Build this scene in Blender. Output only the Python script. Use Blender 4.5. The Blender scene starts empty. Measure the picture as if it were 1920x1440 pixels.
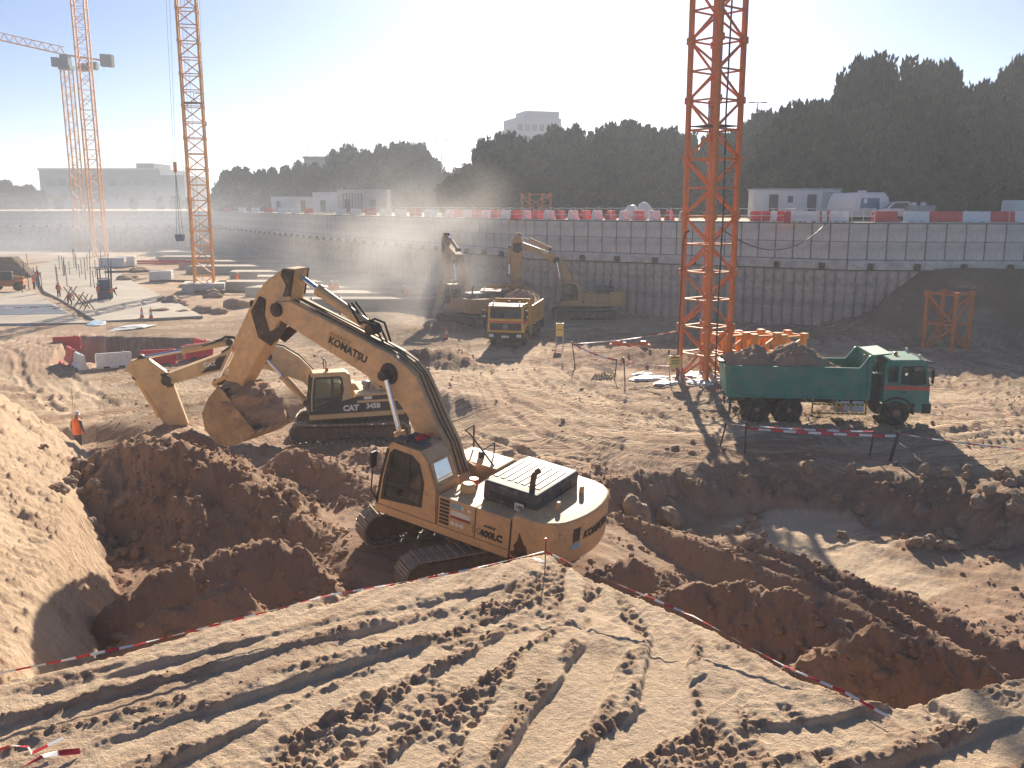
import bpy, bmesh, math, random
import numpy as np
from mathutils import Matrix, Vector

R = math.radians
SC = bpy.context.scene
COL = SC.collection
random.seed(7)

# ---------------------------------------------------------------- camera
CAM_H, PITCH, FPX = 9.3, R(11.15), 1700.0
cam_data = bpy.data.cameras.new('camera')
cam_data.sensor_width = 36.0
cam_data.lens = FPX / 1920.0 * 36.0
cam_data.clip_start, cam_data.clip_end = 0.1, 6000.0
cam = bpy.data.objects.new('camera', cam_data)
cam.location = (0, 0, CAM_H)
cam.rotation_euler = (R(90) - PITCH, 0, 0)
COL.objects.link(cam)
SC.camera = cam

# ---------------------------------------------------------------- sky, sun, exposure
SUN_EL, SUN_AZ = R(22.0), R(5.4)          # azimuth from +Y towards +X
world = bpy.data.worlds.new('World')
SC.world = world
world.use_nodes = True
wn = world.node_tree.nodes
wn.clear()
w_out = wn.new('ShaderNodeOutputWorld')
w_bg = wn.new('ShaderNodeBackground')
w_sky = wn.new('ShaderNodeTexSky')
w_sky.sky_type = 'NISHITA'
w_sky.sun_disc = False
w_sky.sun_elevation = SUN_EL
w_sky.sun_rotation = SUN_AZ
w_sky.altitude = 10
w_sky.air_density = 0.6
w_sky.dust_density = 0.45
w_sky.ozone_density = 4.0
w_bg.inputs['Strength'].default_value = 0.052
world.node_tree.links.new(w_sky.outputs[0], w_bg.inputs['Color'])
world.node_tree.links.new(w_bg.outputs[0], w_out.inputs['Surface'])
sun_data = bpy.data.lights.new('sun', 'SUN')
sun_data.energy = 4.8
sun_data.angle = R(0.55)
sun_data.color = (1.0, 0.87, 0.69)
sun = bpy.data.objects.new('sun', sun_data)
sd_ = Vector((math.sin(SUN_AZ) * math.cos(SUN_EL), math.cos(SUN_AZ) * math.cos(SUN_EL), math.sin(SUN_EL)))
sun.rotation_euler = sd_.to_track_quat('Z', 'Y').to_euler()
sun.location = (0, 0, 60)
COL.objects.link(sun)
SC.view_settings.view_transform = 'Standard'
SC.view_settings.look = 'None'
SC.view_settings.gamma = 1.0
SC.view_settings.use_curve_mapping = False
SC.view_settings.exposure = 1.12
SC.render.engine = 'CYCLES'
SC.cycles.use_denoising = True
SC.cycles.max_bounces = 6
SC.cycles.diffuse_bounces = 3
SC.cycles.glossy_bounces = 2
SC.cycles.transmission_bounces = 4
SC.cycles.transparent_max_bounces = 8
SC.cycles.volume_bounces = 1

# ---------------------------------------------------------------- pixel helpers (photo pixel -> place in the pit)
_fw = np.array([0, math.cos(PITCH), -math.sin(PITCH)])
_up = np.array([0, math.sin(PITCH), math.cos(PITCH)])
_c = np.array([0, 0, CAM_H])
def _ray(u, v): return _fw + np.array([(u - 960) / FPX, 0, 0]) + _up * (720 - v) / FPX
def gz(u, v, z=0.0):
    d = _ray(u, v); return _c + d * (z - CAM_H) / d[2]
def gy(u, v, y):
    d = _ray(u, v); return _c + d * y / d[1]

# ---------------------------------------------------------------- noise in numpy
def _hash(ix, iy, seed):
    h = (ix.astype(np.int64) * 374761393 + iy.astype(np.int64) * 668265263 + seed * 1442695041) & 0xffffffff
    h = ((h ^ (h >> 13)) * 1274126177) & 0xffffffff
    h = (h ^ (h >> 16))
    return (h & 0xffff).astype(np.float32) / 65535.0
def vnoise(x, y, seed=0):
    xi = np.floor(x); yi = np.floor(y)
    fx = (x - xi).astype(np.float32); fy = (y - yi).astype(np.float32)
    fx = fx * fx * (3 - 2 * fx); fy = fy * fy * (3 - 2 * fy)
    a = _hash(xi, yi, seed); b = _hash(xi + 1, yi, seed); c = _hash(xi, yi + 1, seed); d = _hash(xi + 1, yi + 1, seed)
    return (a + (b - a) * fx + (c - a) * fy + (a - b - c + d) * fx * fy) * 2 - 1
def fbm(x, y, octv=4, seed=0, gain=0.5):
    s = 0; a = 1.0; t = 0
    for k in range(octv):
        s = s + a * vnoise(x, y, seed + k * 17); t += a
        x = x * 2.03 + 11.3; y = y * 2.03 - 7.1; a *= gain
    return s / t
def worley(x, y, seed=0):
    xi = np.floor(x); yi = np.floor(y); best = np.full(x.shape, 9.0, np.float32)
    for i in (-1, 0, 1):
        for j in (-1, 0, 1):
            cx = xi + i; cy = yi + j
            px = cx + _hash(cx, cy, seed); py = cy + _hash(cx, cy, seed + 5)
            best = np.minimum(best, (x - px) ** 2 + (y - py) ** 2)
    return np.sqrt(best)
def sstep(a, b, x):
    t = np.clip((x - a) / (b - a), 0, 1); return t * t * (3 - 2 * t)
def segd(x, y, a, b):
    dx, dy = b[0] - a[0], b[1] - a[1]; L = dx * dx + dy * dy + 1e-9
    t = np.clip(((x - a[0]) * dx + (y - a[1]) * dy) / L, 0, 1)
    return np.hypot(x - a[0] - t * dx, y - a[1] - t * dy), t
def sdpoly(x, y, pts):                       # negative inside
    d = np.full(x.shape, 1e9); ins = np.zeros(x.shape, bool); n = len(pts)
    for i in range(n):
        a, b = pts[i], pts[(i + 1) % n]
        d = np.minimum(d, segd(x, y, a, b)[0])
        cond = ((a[1] > y) != (b[1] > y))
        with np.errstate(divide='ignore', invalid='ignore'):
            xin = (b[0] - a[0]) * (y - a[1]) / (b[1] - a[1] + 1e-12) + a[0]
        ins ^= cond & (x < xin)
    return np.where(ins, -d, d)

# ---------------------------------------------------------------- materials
def nt(name):
    m = bpy.data.materials.new(name); m.use_nodes = True
    t = m.node_tree; b = t.nodes['Principled BSDF']; return m, t, b
def noise_node(t, scale, detail=4, rough=0.6, coord='Object', vec=None):
    n = t.nodes.new('ShaderNodeTexNoise'); n.inputs['Scale'].default_value = scale
    n.inputs['Detail'].default_value = detail; n.inputs['Roughness'].default_value = rough
    if vec is None:
        if coord == 'World':
            g = t.nodes.new('ShaderNodeNewGeometry'); vec = g.outputs['Position']
        else:
            c = t.nodes.new('ShaderNodeTexCoord'); vec = c.outputs[coord]
    t.links.new(vec, n.inputs['Vector']); return n
def ramp(t, src, p0, p1, c0=(0, 0, 0, 1), c1=(1, 1, 1, 1)):
    r = t.nodes.new('ShaderNodeValToRGB'); r.color_ramp.elements[0].position = p0; r.color_ramp.elements[1].position = p1
    r.color_ramp.elements[0].color = c0; r.color_ramp.elements[1].color = c1
    t.links.new(src, r.inputs[0]); return r
def mix(t, fac, a, b):
    m = t.nodes.new('ShaderNodeMix'); m.data_type = 'RGBA'
    for k, s in ((0, fac), (6, a), (7, b)):
        if isinstance(s, (int, float)): m.inputs[k].default_value = s
        elif isinstance(s, tuple): m.inputs[k].default_value = s
        else: t.links.new(s, m.inputs[k])
    return m.outputs[2]
def c4(c): return (c[0], c[1], c[2], 1.0)
MATS = {}
def mat(name, col, rough=0.7, metal=0.0, var=0.12, scale=3.0, dirt=0.0, dcol=(0.33, 0.23, 0.15), bump=0.0, bscale=30.0, coord='Object', rust=0.0):
    if name in MATS: return MATS[name]
    m, t, b = nt(name)
    lo = tuple(max(0, c * (1 - var)) for c in col); hi = tuple(min(1, c * (1 + var)) for c in col)
    n = noise_node(t, scale, 5, 0.65, coord)
    out = ramp(t, n.outputs[0], 0.35, 0.65, c4(lo), c4(hi)).outputs[0]
    if dirt > 0:
        n2 = noise_node(t, scale * 1.7 + 0.4, 8, 0.7, coord)
        f = ramp(t, n2.outputs[0], 0.62 - dirt * 0.35, 0.80 - dirt * 0.2)
        out = mix(t, f.outputs[0], out, c4(dcol))
    if rust > 0:
        n3 = noise_node(t, scale * 4.1, 8, 0.75, coord)
        f = ramp(t, n3.outputs[0], 0.66 - rust * 0.2, 0.70 - rust * 0.15)
        out = mix(t, f.outputs[0], out, (0.09, 0.035, 0.02, 1))
    t.links.new(out, b.inputs['Base Color'])
    b.inputs['Roughness'].default_value = rough; b.inputs['Metallic'].default_value = metal
    if bump > 0:
        n4 = noise_node(t, bscale, 6, 0.7, coord)
        bp = t.nodes.new('ShaderNodeBump'); bp.inputs['Strength'].default_value = bump; bp.inputs['Distance'].default_value = 0.05
        t.links.new(n4.outputs[0], bp.inputs['Height']); t.links.new(bp.outputs[0], b.inputs['Normal'])
    MATS[name] = m; return m

# ---------------------------------------------------------------- objects
def prop(o, label=None, cat=None, group=None, kind=None):
    for k, v in (('label', label), ('category', cat), ('group', group), ('kind', kind)):
        if v: o[k] = v
    return o
def empty(name, loc=(0, 0, 0), rot=(0, 0, 0), label=None, cat=None, group=None):
    o = bpy.data.objects.new(name, None); COL.objects.link(o); o.location = loc; o.rotation_euler = rot
    o.empty_display_size = 0.2
    return prop(o, label, cat, group)
def link(name, me, parent=None, loc=None, rot=None, scale=None):
    o = bpy.data.objects.new(name, me); COL.objects.link(o)
    if parent is not None: o.parent = parent
    if loc is not None: o.location = loc
    if rot is not None: o.rotation_euler = rot
    if scale is not None: o.scale = scale
    return o
def copy_tree(o, parent=None):
    c = o.copy(); COL.objects.link(c); c.parent = parent
    for ch in list(o.children): copy_tree(ch, c)
    return c
class MB:
    def __init__(s): s.v = []; s.f = []; s.mi = []
    def add(s, vs, fs, mi=0):
        n = len(s.v); s.v += [tuple(p) for p in vs]; s.f += [tuple(i + n for i in f) for f in fs]; s.mi += [mi] * len(fs); return s
    def box(s, c, d, rot=None, mi=0, taper=None):
        hx, hy, hz = d[0] / 2, d[1] / 2, d[2] / 2
        tx, ty = taper or (1, 1)
        P = [(-hx, -hy, -hz), (hx, -hy, -hz), (hx, hy, -hz), (-hx, hy, -hz), (-hx * tx, -hy * ty, hz), (hx * tx, -hy * ty, hz), (hx * tx, hy * ty, hz), (-hx * tx, hy * ty, hz)]
        if rot is not None:
            P = [tuple(rot @ Vector(p)) for p in P]
        P = [(p[0] + c[0], p[1] + c[1], p[2] + c[2]) for p in P]
        return s.add(P, [(0, 3, 2, 1), (4, 5, 6, 7), (0, 1, 5, 4), (1, 2, 6, 5), (2, 3, 7, 6), (3, 0, 4, 7)], mi)
    def bb(s, x0, x1, y0, y1, z0, z1, mi=0):
        return s.box(((x0 + x1) / 2, (y0 + y1) / 2, (z0 + z1) / 2), (x1 - x0, y1 - y0, z1 - z0), mi=mi)
    def prism(s, prof, t0, t1, axis='y', mi=0):
        # prof: (a,b) points; axis y: (x,z); axis z: (x,y); axis x: (y,z)
        f = {'y': lambda a, b, t: (a, t, b), 'z': lambda a, b, t: (a, b, t), 'x': lambda a, b, t: (t, a, b)}[axis]
        n = len(prof)
        area = sum(prof[i][0] * prof[(i + 1) % n][1] - prof[(i + 1) % n][0] * prof[i][1] for i in range(n))
        vs = [f(a, b, t0) for a, b in prof] + [f(a, b, t1) for a, b in prof]
        fs = [tuple(range(n)), tuple(reversed(range(n, 2 * n)))] + [(i, i + n, (i + 1) % n + n, (i + 1) % n) for i in range(n)]
        flip = (area > 0) == (axis in ('z', 'x'))
        if flip: fs = [tuple(reversed(q)) for q in fs]
        return s.add(vs, fs, mi)
    def tube(s, a, b, r, n=8, r2=None, mi=0, cap=True):
        a, b = Vector(a), Vector(b); d = (b - a)
        if d.length < 1e-6: return s
        q = d.to_track_quat('Z', 'Y'); r2 = r if r2 is None else r2
        vs = []
        for p, rr in ((a, r), (b, r2)):
            for i in range(n):
                t = 2 * math.pi * (i + .5) / n; vs.append(tuple(p + q @ Vector((math.cos(t) * rr, math.sin(t) * rr, 0))))
        fs = [(i, (i + 1) % n, (i + 1) % n + n, i + n) for i in range(n)]
        if cap: fs += [tuple(reversed(range(n))), tuple(range(n, 2 * n))]
        return s.add(vs, fs, mi)
    def path(s, pts, r, n=6, mi=0):
        for a, b in zip(pts[:-1], pts[1:]): s.tube(a, b, r, n, mi=mi)
        return s
    def ring(s, c, axis, prof, n=24, mi=0):
        # lathe: prof (radius, along) around axis at c
        q = Vector(axis).to_track_quat('Z', 'Y'); c = Vector(c); vs = []; m = len(prof)
        for r, h in prof:
            for i in range(n):
                t = 2 * math.pi * i / n; vs.append(tuple(c + q @ Vector((math.cos(t) * r, math.sin(t) * r, h))))
        fs = []
        for j in range(m - 1):
            for i in range(n): fs.append((j * n + i, j * n + (i + 1) % n, (j + 1) * n + (i + 1) % n, (j + 1) * n + i))
        if prof[0][0] > 1e-4: fs.append(tuple(reversed(range(n))))
        if prof[-1][0] > 1e-4: fs.append(tuple(range((m - 1) * n, m * n)))
        return s.add(vs, fs, mi)
    def mesh(s, name, mats, bevel=0.0, smooth=False, seg=2):
        me = bpy.data.meshes.new(name); me.from_pydata(s.v, [], s.f)
        for m in (mats if isinstance(mats, (list, tuple)) else [mats]): me.materials.append(m)
        for p, k in zip(me.polygons, s.mi): p.material_index = k
        if bevel > 0 or smooth:
            bm = bmesh.new(); bm.from_mesh(me)
            bmesh.ops.remove_doubles(bm, verts=bm.verts, dist=1e-5)
            if bevel > 0:
                es = [e for e in bm.edges if len(e.link_faces) == 2 and e.calc_face_angle(0) > R(25)]
                bmesh.ops.bevel(bm, geom=es, offset=bevel, segments=seg, profile=0.6, affect='EDGES', clamp_overlap=True)
            if smooth:
                for f in bm.faces: f.smooth = True
                for e in bm.edges:
                    if len(e.link_faces) == 2 and e.calc_face_angle(0) > R(38): e.smooth = False
            bm.to_mesh(me); bm.free()
        me.update(); return me
    def build(s, name, mats, parent=None, bevel=0.0, smooth=False, loc=None, rot=None, seg=2):
        return link(name, s.mesh(name, mats, bevel, smooth, seg), parent, loc, rot)
def text_mesh(body, size, depth=0.006, bold=0.0, shear=0.0):
    cu = bpy.data.curves.new('lettering', 'FONT'); cu.body = body; cu.size = size; cu.extrude = depth
    cu.align_x = 'CENTER'; cu.align_y = 'CENTER'; cu.offset = bold; cu.shear = shear; cu.resolution_u = 3
    o = bpy.data.objects.new('lettering', cu); COL.objects.link(o)
    bpy.context.view_layer.update()
    dg = bpy.context.evaluated_depsgraph_get()
    me = bpy.data.meshes.new_from_object(o.evaluated_get(dg))
    bpy.data.objects.remove(o); bpy.data.curves.remove(cu)
    return me
ORD = ['first', 'second', 'third', 'fourth', 'fifth', 'sixth', 'seventh', 'eighth', 'ninth', 'tenth', 'eleventh', 'twelfth', 'thirteenth', 'fourteenth', 'fifteenth', 'sixteenth', 'seventeenth', 'eighteenth', 'nineteenth', 'twentieth', 'twenty-first', 'twenty-second', 'twenty-third', 'twenty-fourth', 'twenty-fifth', 'twenty-sixth', 'twenty-seventh', 'twenty-eighth', 'twenty-ninth', 'thirtieth', 'thirty-first', 'thirty-second', 'thirty-third', 'thirty-fourth', 'thirty-fifth', 'thirty-sixth', 'thirty-seventh', 'thirty-eighth', 'thirty-ninth', 'fortieth']

# ================================================================ TERRAIN
EX_C, EX_H, EX_P, EX_R = (-1.17, 23.2, 0.12), R(149), R(-7), R(-3)      # near excavator: stands on tilted ground
def rotm(h, p, r):
    return Matrix.Rotation(h, 3, 'Z') @ Matrix.Rotation(p, 3, 'Y') @ Matrix.Rotation(r, 3, 'X')
EX_M = rotm(EX_H, EX_P, EX_R)
RIM = 7.95                                                              # level of the ground around the pit
def P2(l, z=0.0): return [tuple(gz(u, v, z)[:2]) for u, v in l]
LOW = P2([(95, 872), (200, 858), (330, 850), (430, 840), (520, 800), (600, 796), (690, 812), (760, 842), (870, 852), (1000, 846), (1120, 866), (1230, 882), (1330, 858), (1500, 866), (1650, 880), (1780, 892), (1960, 918), (2400, 950)]) + [(40, 5), (-6, 5), (-9, 14)]
PLAT_Z = 3.6
PLAT = P2([(1026, 1040), (960, 1052), (860, 1072), (700, 1106), (620, 1122), (500, 1155), (400, 1178), (280, 1224), (160, 1258), (60, 1278), (-200, 1330)], PLAT_Z) + [(-9, 3), (14, 3)] + P2([(2250, 1235), (2050, 1262), (1920, 1286), (1800, 1314), (1690, 1336), (1600, 1322), (1500, 1280), (1400, 1228), (1300, 1176), (1180, 1116), (1100, 1076)], PLAT_Z)
def crest(l): return [tuple(gy(u, v, y)) for u, v, y in l]
def crestz(l, z): return [tuple(gz(u, v, z)) for u, v in l]
RIDGES = [  # crest line, slope, roughness
    (crest([(70, 905, 28.5), (160, 860, 28.5), (235, 818, 28.5), (300, 812, 28.2), (345, 818, 28.0), (400, 838, 27.7), (440, 870, 27.2), (520, 930, 26.2), (600, 975, 25.2), (640, 1000, 24.6)]), .80, .30),
    (crest([(380, 850, 27.8), (350, 930, 25.6), (330, 1010, 24.0)]), .75, .25),
    (crest([(235, 818, 28.5), (180, 900, 26.4), (120, 960, 25.2)]), .85, .3),
    (crest([(470, 868, 31.5), (545, 840, 31.2), (620, 862, 30.6), (690, 908, 29.4)]), .62, .2),
    (crest([(225, 1120, 17.2), (330, 1062, 18.2), (420, 1026, 19.2), (500, 1003, 19.9), (560, 1020, 20.0), (600, 1060, 19.8)]), 1.05, .22),
    (crest([(210, 1195, 14.4), (300, 1130, 15.4), (360, 1112, 15.8), (432, 1078, 16.6)]), 1.2, .2),
    (crest([(1222, 1096, 18.2), (1300, 1086, 18.2), (1400, 1082, 18.0), (1480, 1108, 17.4), (1560, 1150, 16.6)]), 1.05, .28),
    (crest([(1480, 1250, 14.9), (1560, 1204, 15.0), (1640, 1186, 15.0), (1760, 1196, 14.8), (1840, 1240, 14.5), (1900, 1292, 14.0)]), 1.1, .28),
    (crest([(1125, 1066, 19.4), (1180, 1042, 19.6), (1235, 1066, 19.6)]), .9, .2),
    (crestz([(1135, 952), (1250, 985), (1340, 1020), (1500, 1078), (1640, 1150), (1780, 1232), (1930, 1330)], -.30), 1.15, .10),
    (crestz([(1250, 978), (1400, 1024), (1560, 1080), (1720, 1160), (1930, 1278)], -.45), 1.2, .08),
    (crestz([(1410, 1005), (1560, 1056), (1700, 1108), (1830, 1164), (1960, 1225)], -.35), 1.15, .10),
    (crest([(770, 652, 55), (830, 648, 55), (900, 676, 53), (960, 700, 51), (1010, 735, 48.5)]), .42, .25),
    (crest([(820, 602, 68), (850, 598, 68)]), .6, .25),
    (crest([(285, 826, 33.2), (345, 800, 33.6), (400, 822, 33.2)]), .75, .15),
    (crest([(92, 846, 33.6), (140, 824, 33.8), (200, 834, 33.4), (260, 842, 32.6)]), .7, .12),
    (crest([(455, 822, 35.3), (540, 803, 35.8), (640, 797, 36.0), (720, 808, 36.2), (770, 832, 35.8)]), .85, .16),
    (crest([(1080, 655, 55.5), (1200, 650, 55), (1290, 655, 54)]), .2, .15),
    (crest([(1120, 872, 31.5), (1190, 868, 32.0), (1270, 862, 32.6)]), .7, .25),
]
BANK_A, BANK_B = (-5.9, 9.0), (-17.6, 36.5)
HOLE = [(-27.3, 53.2), (-19.6, 54.6), (-22.2, 63.4), (-31.5, 64.0)]
def wpath(l, z=0.0): return P2(l, z)
TRACKS = [ # wheel paths over the haul road (centre line)
    [(965, 665), (960, 700), (1000, 745), (1080, 790), (1180, 830), (1300, 850)],
    [(1000, 650), (1010, 690), (1080, 740), (1220, 790), (1360, 812), (1560, 815), (1920, 800)],
    [(1040, 640), (1090, 700), (1200, 760), (1340, 790), (1560, 800), (1930, 790)],
    [(900, 640), (880, 700), (900, 760), (960, 820), (1040, 850)],
    [(1150, 610), (1060, 640), (1040, 690), (1090, 740), (1200, 775), (1350, 775)],
    [(1250, 620), (1130, 650), (1100, 690), (1160, 740), (1300, 765)],
    [(1750, 700), (1800, 740), (1850, 790), (1990, 830)],
    [(1780, 670), (1840, 730), (1900, 760), (1990, 780)],
    [(1720, 720), (1790, 720), (1870, 700), (1990, 680)],
    [(1700, 690), (1800, 705), (1930, 740)],
    [(820, 780), (900, 800), (1010, 840), (1110, 850)],
    [(430, 610), (560, 640), (700, 640), (860, 610), (1000, 590)],
    [(340, 700), (450, 690), (600, 680), (740, 640), (900, 590)],
    [(0, 740), (150, 735), (330, 725), (520, 690)],
    [(0, 705), (100, 715), (260, 730), (400, 760)],
    [(20, 780), (160, 775), (280, 775), (420, 720), (560, 660)],
    [(0, 640), (80, 660), (80, 700), (160, 760)],
    [(800, 860), (900, 868), (1000, 862), (1100, 880)],
    [(820, 880), (930, 892), (1030, 885), (1120, 905)],
]
TRACKS = [wpath(t) for t in TRACKS]
PT = [ # tracks pressed into the near bench: start, end (photo pixels at bench level), half width, depth
    ((-150, 1420), (900, 1150), .30, .10), ((-100, 1360), (960, 1110), .26, .06), ((100, 1300), (1000, 1085), .22, .05),
    ((-100, 1530), (860, 1210), .32, .12), ((250, 1500), (1010, 1140), .26, .09), ((520, 1500), (1090, 1120), .30, .10),
    ((700, 1500), (1140, 1130), .24, .08), ((960, 1500), (1180, 1150), .30, .09), ((1230, 1500), (1260, 1190), .26, .07),
    ((1020, 1500), (1420, 1250), .24, .06), ((1330, 1500), (2000, 1320), .34, .12), ((1500, 1520), (2050, 1370), .30, .12), ((1250, 1440), (1750, 1340), .25, .07),
]
PT = [(tuple(gz(*a, PLAT_Z)[:2]), tuple(gz(*b, PLAT_Z)[:2]), w, d) for a, b, w, d in PT]

def hfield(x, y):
    x = np.asarray(x, np.float64); y = np.asarray(y, np.float64)
    n1 = fbm(x * .11, y * .11, 4, 3); n2 = fbm(x * .55, y * .55, 4, 9); n3 = fbm(x * 2.3, y * 2.3, 4, 21); n4 = fbm(x * 7.5, y * 7.5, 3, 33)
    clod = np.clip(.62 - worley(x * 3.1 + n3 * .3, y * 3.1, 4), 0, 1); clod2 = np.clip(.6 - worley(x * 8.2, y * 8.2, 8), 0, 1)
    z = n1 * .22 + n2 * .035
    soil = .25 + .35 * n1 + .25 * n2
    # wheel tracks
    rut = np.zeros_like(x); near = (y > 26) & (y < 85)
    xi, yi = x[near], y[near]; r_ = np.zeros_like(xi); dm = np.full(xi.shape, 1e9); sm_ = np.zeros_like(xi); wob = fbm(xi * .35, yi * .35, 2, 71) * .5
    for k, t in enumerate(TRACKS):
        d = np.full(xi.shape, 1e9); s = np.zeros_like(xi); acc = 0
        for a, b in zip(t[:-1], t[1:]):
            dd, tt = segd(xi, yi, a, b); L = math.dist(a, b); m = dd < d
            d = np.where(m, dd, d); s = np.where(m, acc + tt * L, s); acc += L
        mm = d < dm; dm = np.where(mm, d, dm); sm_ = np.where(mm, s + k * 50, sm_)
        d = d + wob
        q = np.abs(d - 1.05)
        rr = -np.exp(-(q / .22) ** 4) * (.11 + .03 * np.sin(s * 14 + q * 9)) + .09 * np.exp(-((q - .36) / .09) ** 2) * (.6 + .6 * vnoise(s * 1.3, q * 0, 44))
        r_ = r_ + rr * (.7 + .3 * math.sin(k * 2.1))
    rut[near] = np.clip(r_ * .75, -.16, .12) + (vnoise(dm * 4.7, sm_ * .09, 62) * .035 + vnoise(dm * 9.5, sm_ * .14, 63) * .03) * sstep(9, 3, dm) * (.35 + .65 * sstep(62, 36, yi))
    far = sstep(70, 40, y)
    # fine combed tracks everywhere on the floor
    ang = fbm(x * .045, y * .045, 2, 55) * .55 + .25 * np.sin(x * .09)
    ux = y * np.cos(ang) - x * np.sin(ang); al = x * np.cos(ang) + y * np.sin(ang)
    st1 = vnoise(ux * 1.7, al * .13, 201); st2 = vnoise(ux * 4.6, al * .24, 202); st3 = vnoise(ux * 10.5, al * .5, 203)
    comb = st1 * .05 + st2 * .045 + st3 * .022 + np.maximum(0, n4) * .03 * (st1 + .6)
    soil = soil + (.30 * st1 + .26 * st2 + .16 * st3) * sstep(90, 60, y)
    lump = np.clip(n2, 0, 1) * clod * .12
    z = z + rut + (comb + lump) * (.30 + .70 * far) + n3 * .010
    # rising soil against the wall on the right
    berm = sstep(23, 33, x + n2 * 1.5) * np.clip((y - 60.5 + n1 * 2) / 7.5, 0, 1) * 4.6
    z = z + berm; soil = soil + sstep(.3, 1.2, berm) * .7
    # square hole with barriers
    sh = sdpoly(x, y, HOLE); hm = sstep(.25, -.5, sh + n3 * .15)
    z = z * (1 - hm) + (-2.6 + n2 * .2) * hm; soil = soil + hm * .3
    # lower working level
    sl = sdpoly(x, y, LOW) + n2 * .55 + n3 * .22 + n1 * .4
    wid = 2.3 + 3.4 * sstep(-4.5, -2.5, x) * sstep(5.0, 2.0, x)
    lm = sstep(0, 1, -sl / wid)
    zl = -.35 + .25 * sstep(-6, -2, x) - 1.3 * sstep(1.5, 6.5, x) + n1 * .25 + n2 * .16 + n3 * .07 + lump * .9 + clod2 * .03
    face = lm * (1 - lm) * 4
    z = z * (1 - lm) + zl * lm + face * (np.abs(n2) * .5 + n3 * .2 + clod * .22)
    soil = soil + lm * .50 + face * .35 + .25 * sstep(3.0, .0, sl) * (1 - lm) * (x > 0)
    floor_pale = sstep(6.5, 9, x) * sstep(13.5, 11, x) * sstep(22.5, 24.5, y) * lm * (1 - face); soil = soil - floor_pale * .85
    # tracked ground beside the excavator
    # spoil ridges and heaps
    for pts, slope, rg in RIDGES:
        cx = np.mean([p[0] for p in pts]); cy = np.mean([p[1] for p in pts]); ext = max(math.dist(p[:2], (cx, cy)) for p in pts) + 7
        m = (np.abs(x - cx) < ext) & (np.abs(y - cy) < ext)
        if not m.any(): continue
        xm, ym = x[m], y[m]; best = np.full(xm.shape, -9.0)
        jag = rg * (n2[m] * 1.3 + n3[m] * .9) + .25 * rg * n4[m]
        for a, b in zip(pts[:-1], pts[1:]):
            d, t = segd(xm, ym, a, b)
            rd = .03 if slope > .95 else .22; d = np.sqrt(d * d + rd) - math.sqrt(rd) * .5
            best = np.maximum(best, a[2] + (b[2] - a[2]) * t - slope * d * (1 + .1 * np.sin(d * 2)))
        best = best + jag + clod[m] * .11 * min(1, rg * 4) + clod2[m] * .06 - .05
        zz = z[m]; h = np.clip((best - zz) / .25, 0, 1)
        z[m] = np.maximum(zz, best); s_ = soil[m]; soil[m] = s_ + (np.maximum(s_, .95) - s_) * h
    # ground under the tilted excavator
    nx, ny, nz = EX_M.col[2]
    pad = EX_C[2] - (nx * (x - EX_C[0]) + ny * (y - EX_C[1])) / nz + n3 * .05 - .03
    dpad = np.hypot(x - EX_C[0], y - EX_C[1]); pm = sstep(4.6, 3.0, dpad)
    z = z * (1 - pm) + pad * pm
    dcat = np.hypot((x + 7.2) * .85, y - 40.0); cm = sstep(6.2, 3.6, dcat); z = z * (1 - cm) + (-.98 + n3 * .05) * cm
    dw = np.hypot(x + 17.6, y - 35.8); z = z - .55 * sstep(2.6, 1.2, dw)
    # high bank on the left
    dx, dy = BANK_B[0] - BANK_A[0], BANK_B[1] - BANK_A[1]; L = math.hypot(dx, dy)
    t = ((x - BANK_A[0]) * dx + (y - BANK_A[1]) * dy) / (L * L); left = -((x - BANK_A[0]) * dy - (y - BANK_A[1]) * dx) / L
    foot = 3.4 - 3.5 * np.clip(t, 0, 1.1)
    scal = np.sqrt(np.abs(np.sin((t * L * 1.0 + left * .8 + n2 * .35) * 6.2))) * .15
    fall = np.maximum(0, (y + n2 * .6 - 33.6)) * 1.1
    bk = np.minimum(foot + left * .82 + n2 * .32 + n3 * .10 - scal * (1.0 + .8 * n2) + clod2 * .05 + clod * .10 * (n2 > .05) + n4 * .03, 7.6 + n1 * .3) - fall
    bk = bk + np.minimum(left, 0) * 1.0
    bm_ = left > -4.0
    h = np.clip((bk - z) / .3, 0, 1) * bm_
    z = np.where(bm_, np.maximum(z, bk), z); soil = soil + (np.minimum(.22 + .2 * n2, soil) - soil) * h
    # near bench
    sp = sdpoly(x, y, PLAT) + n3 * .16 + n2 * .1 + n4 * .04
    pz = PLAT_Z + n1 * .18 + n2 * .05 + .22 * sstep(3.2, 7.0, x) * sstep(12, 9, y)
    inb = sp < .6
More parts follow.
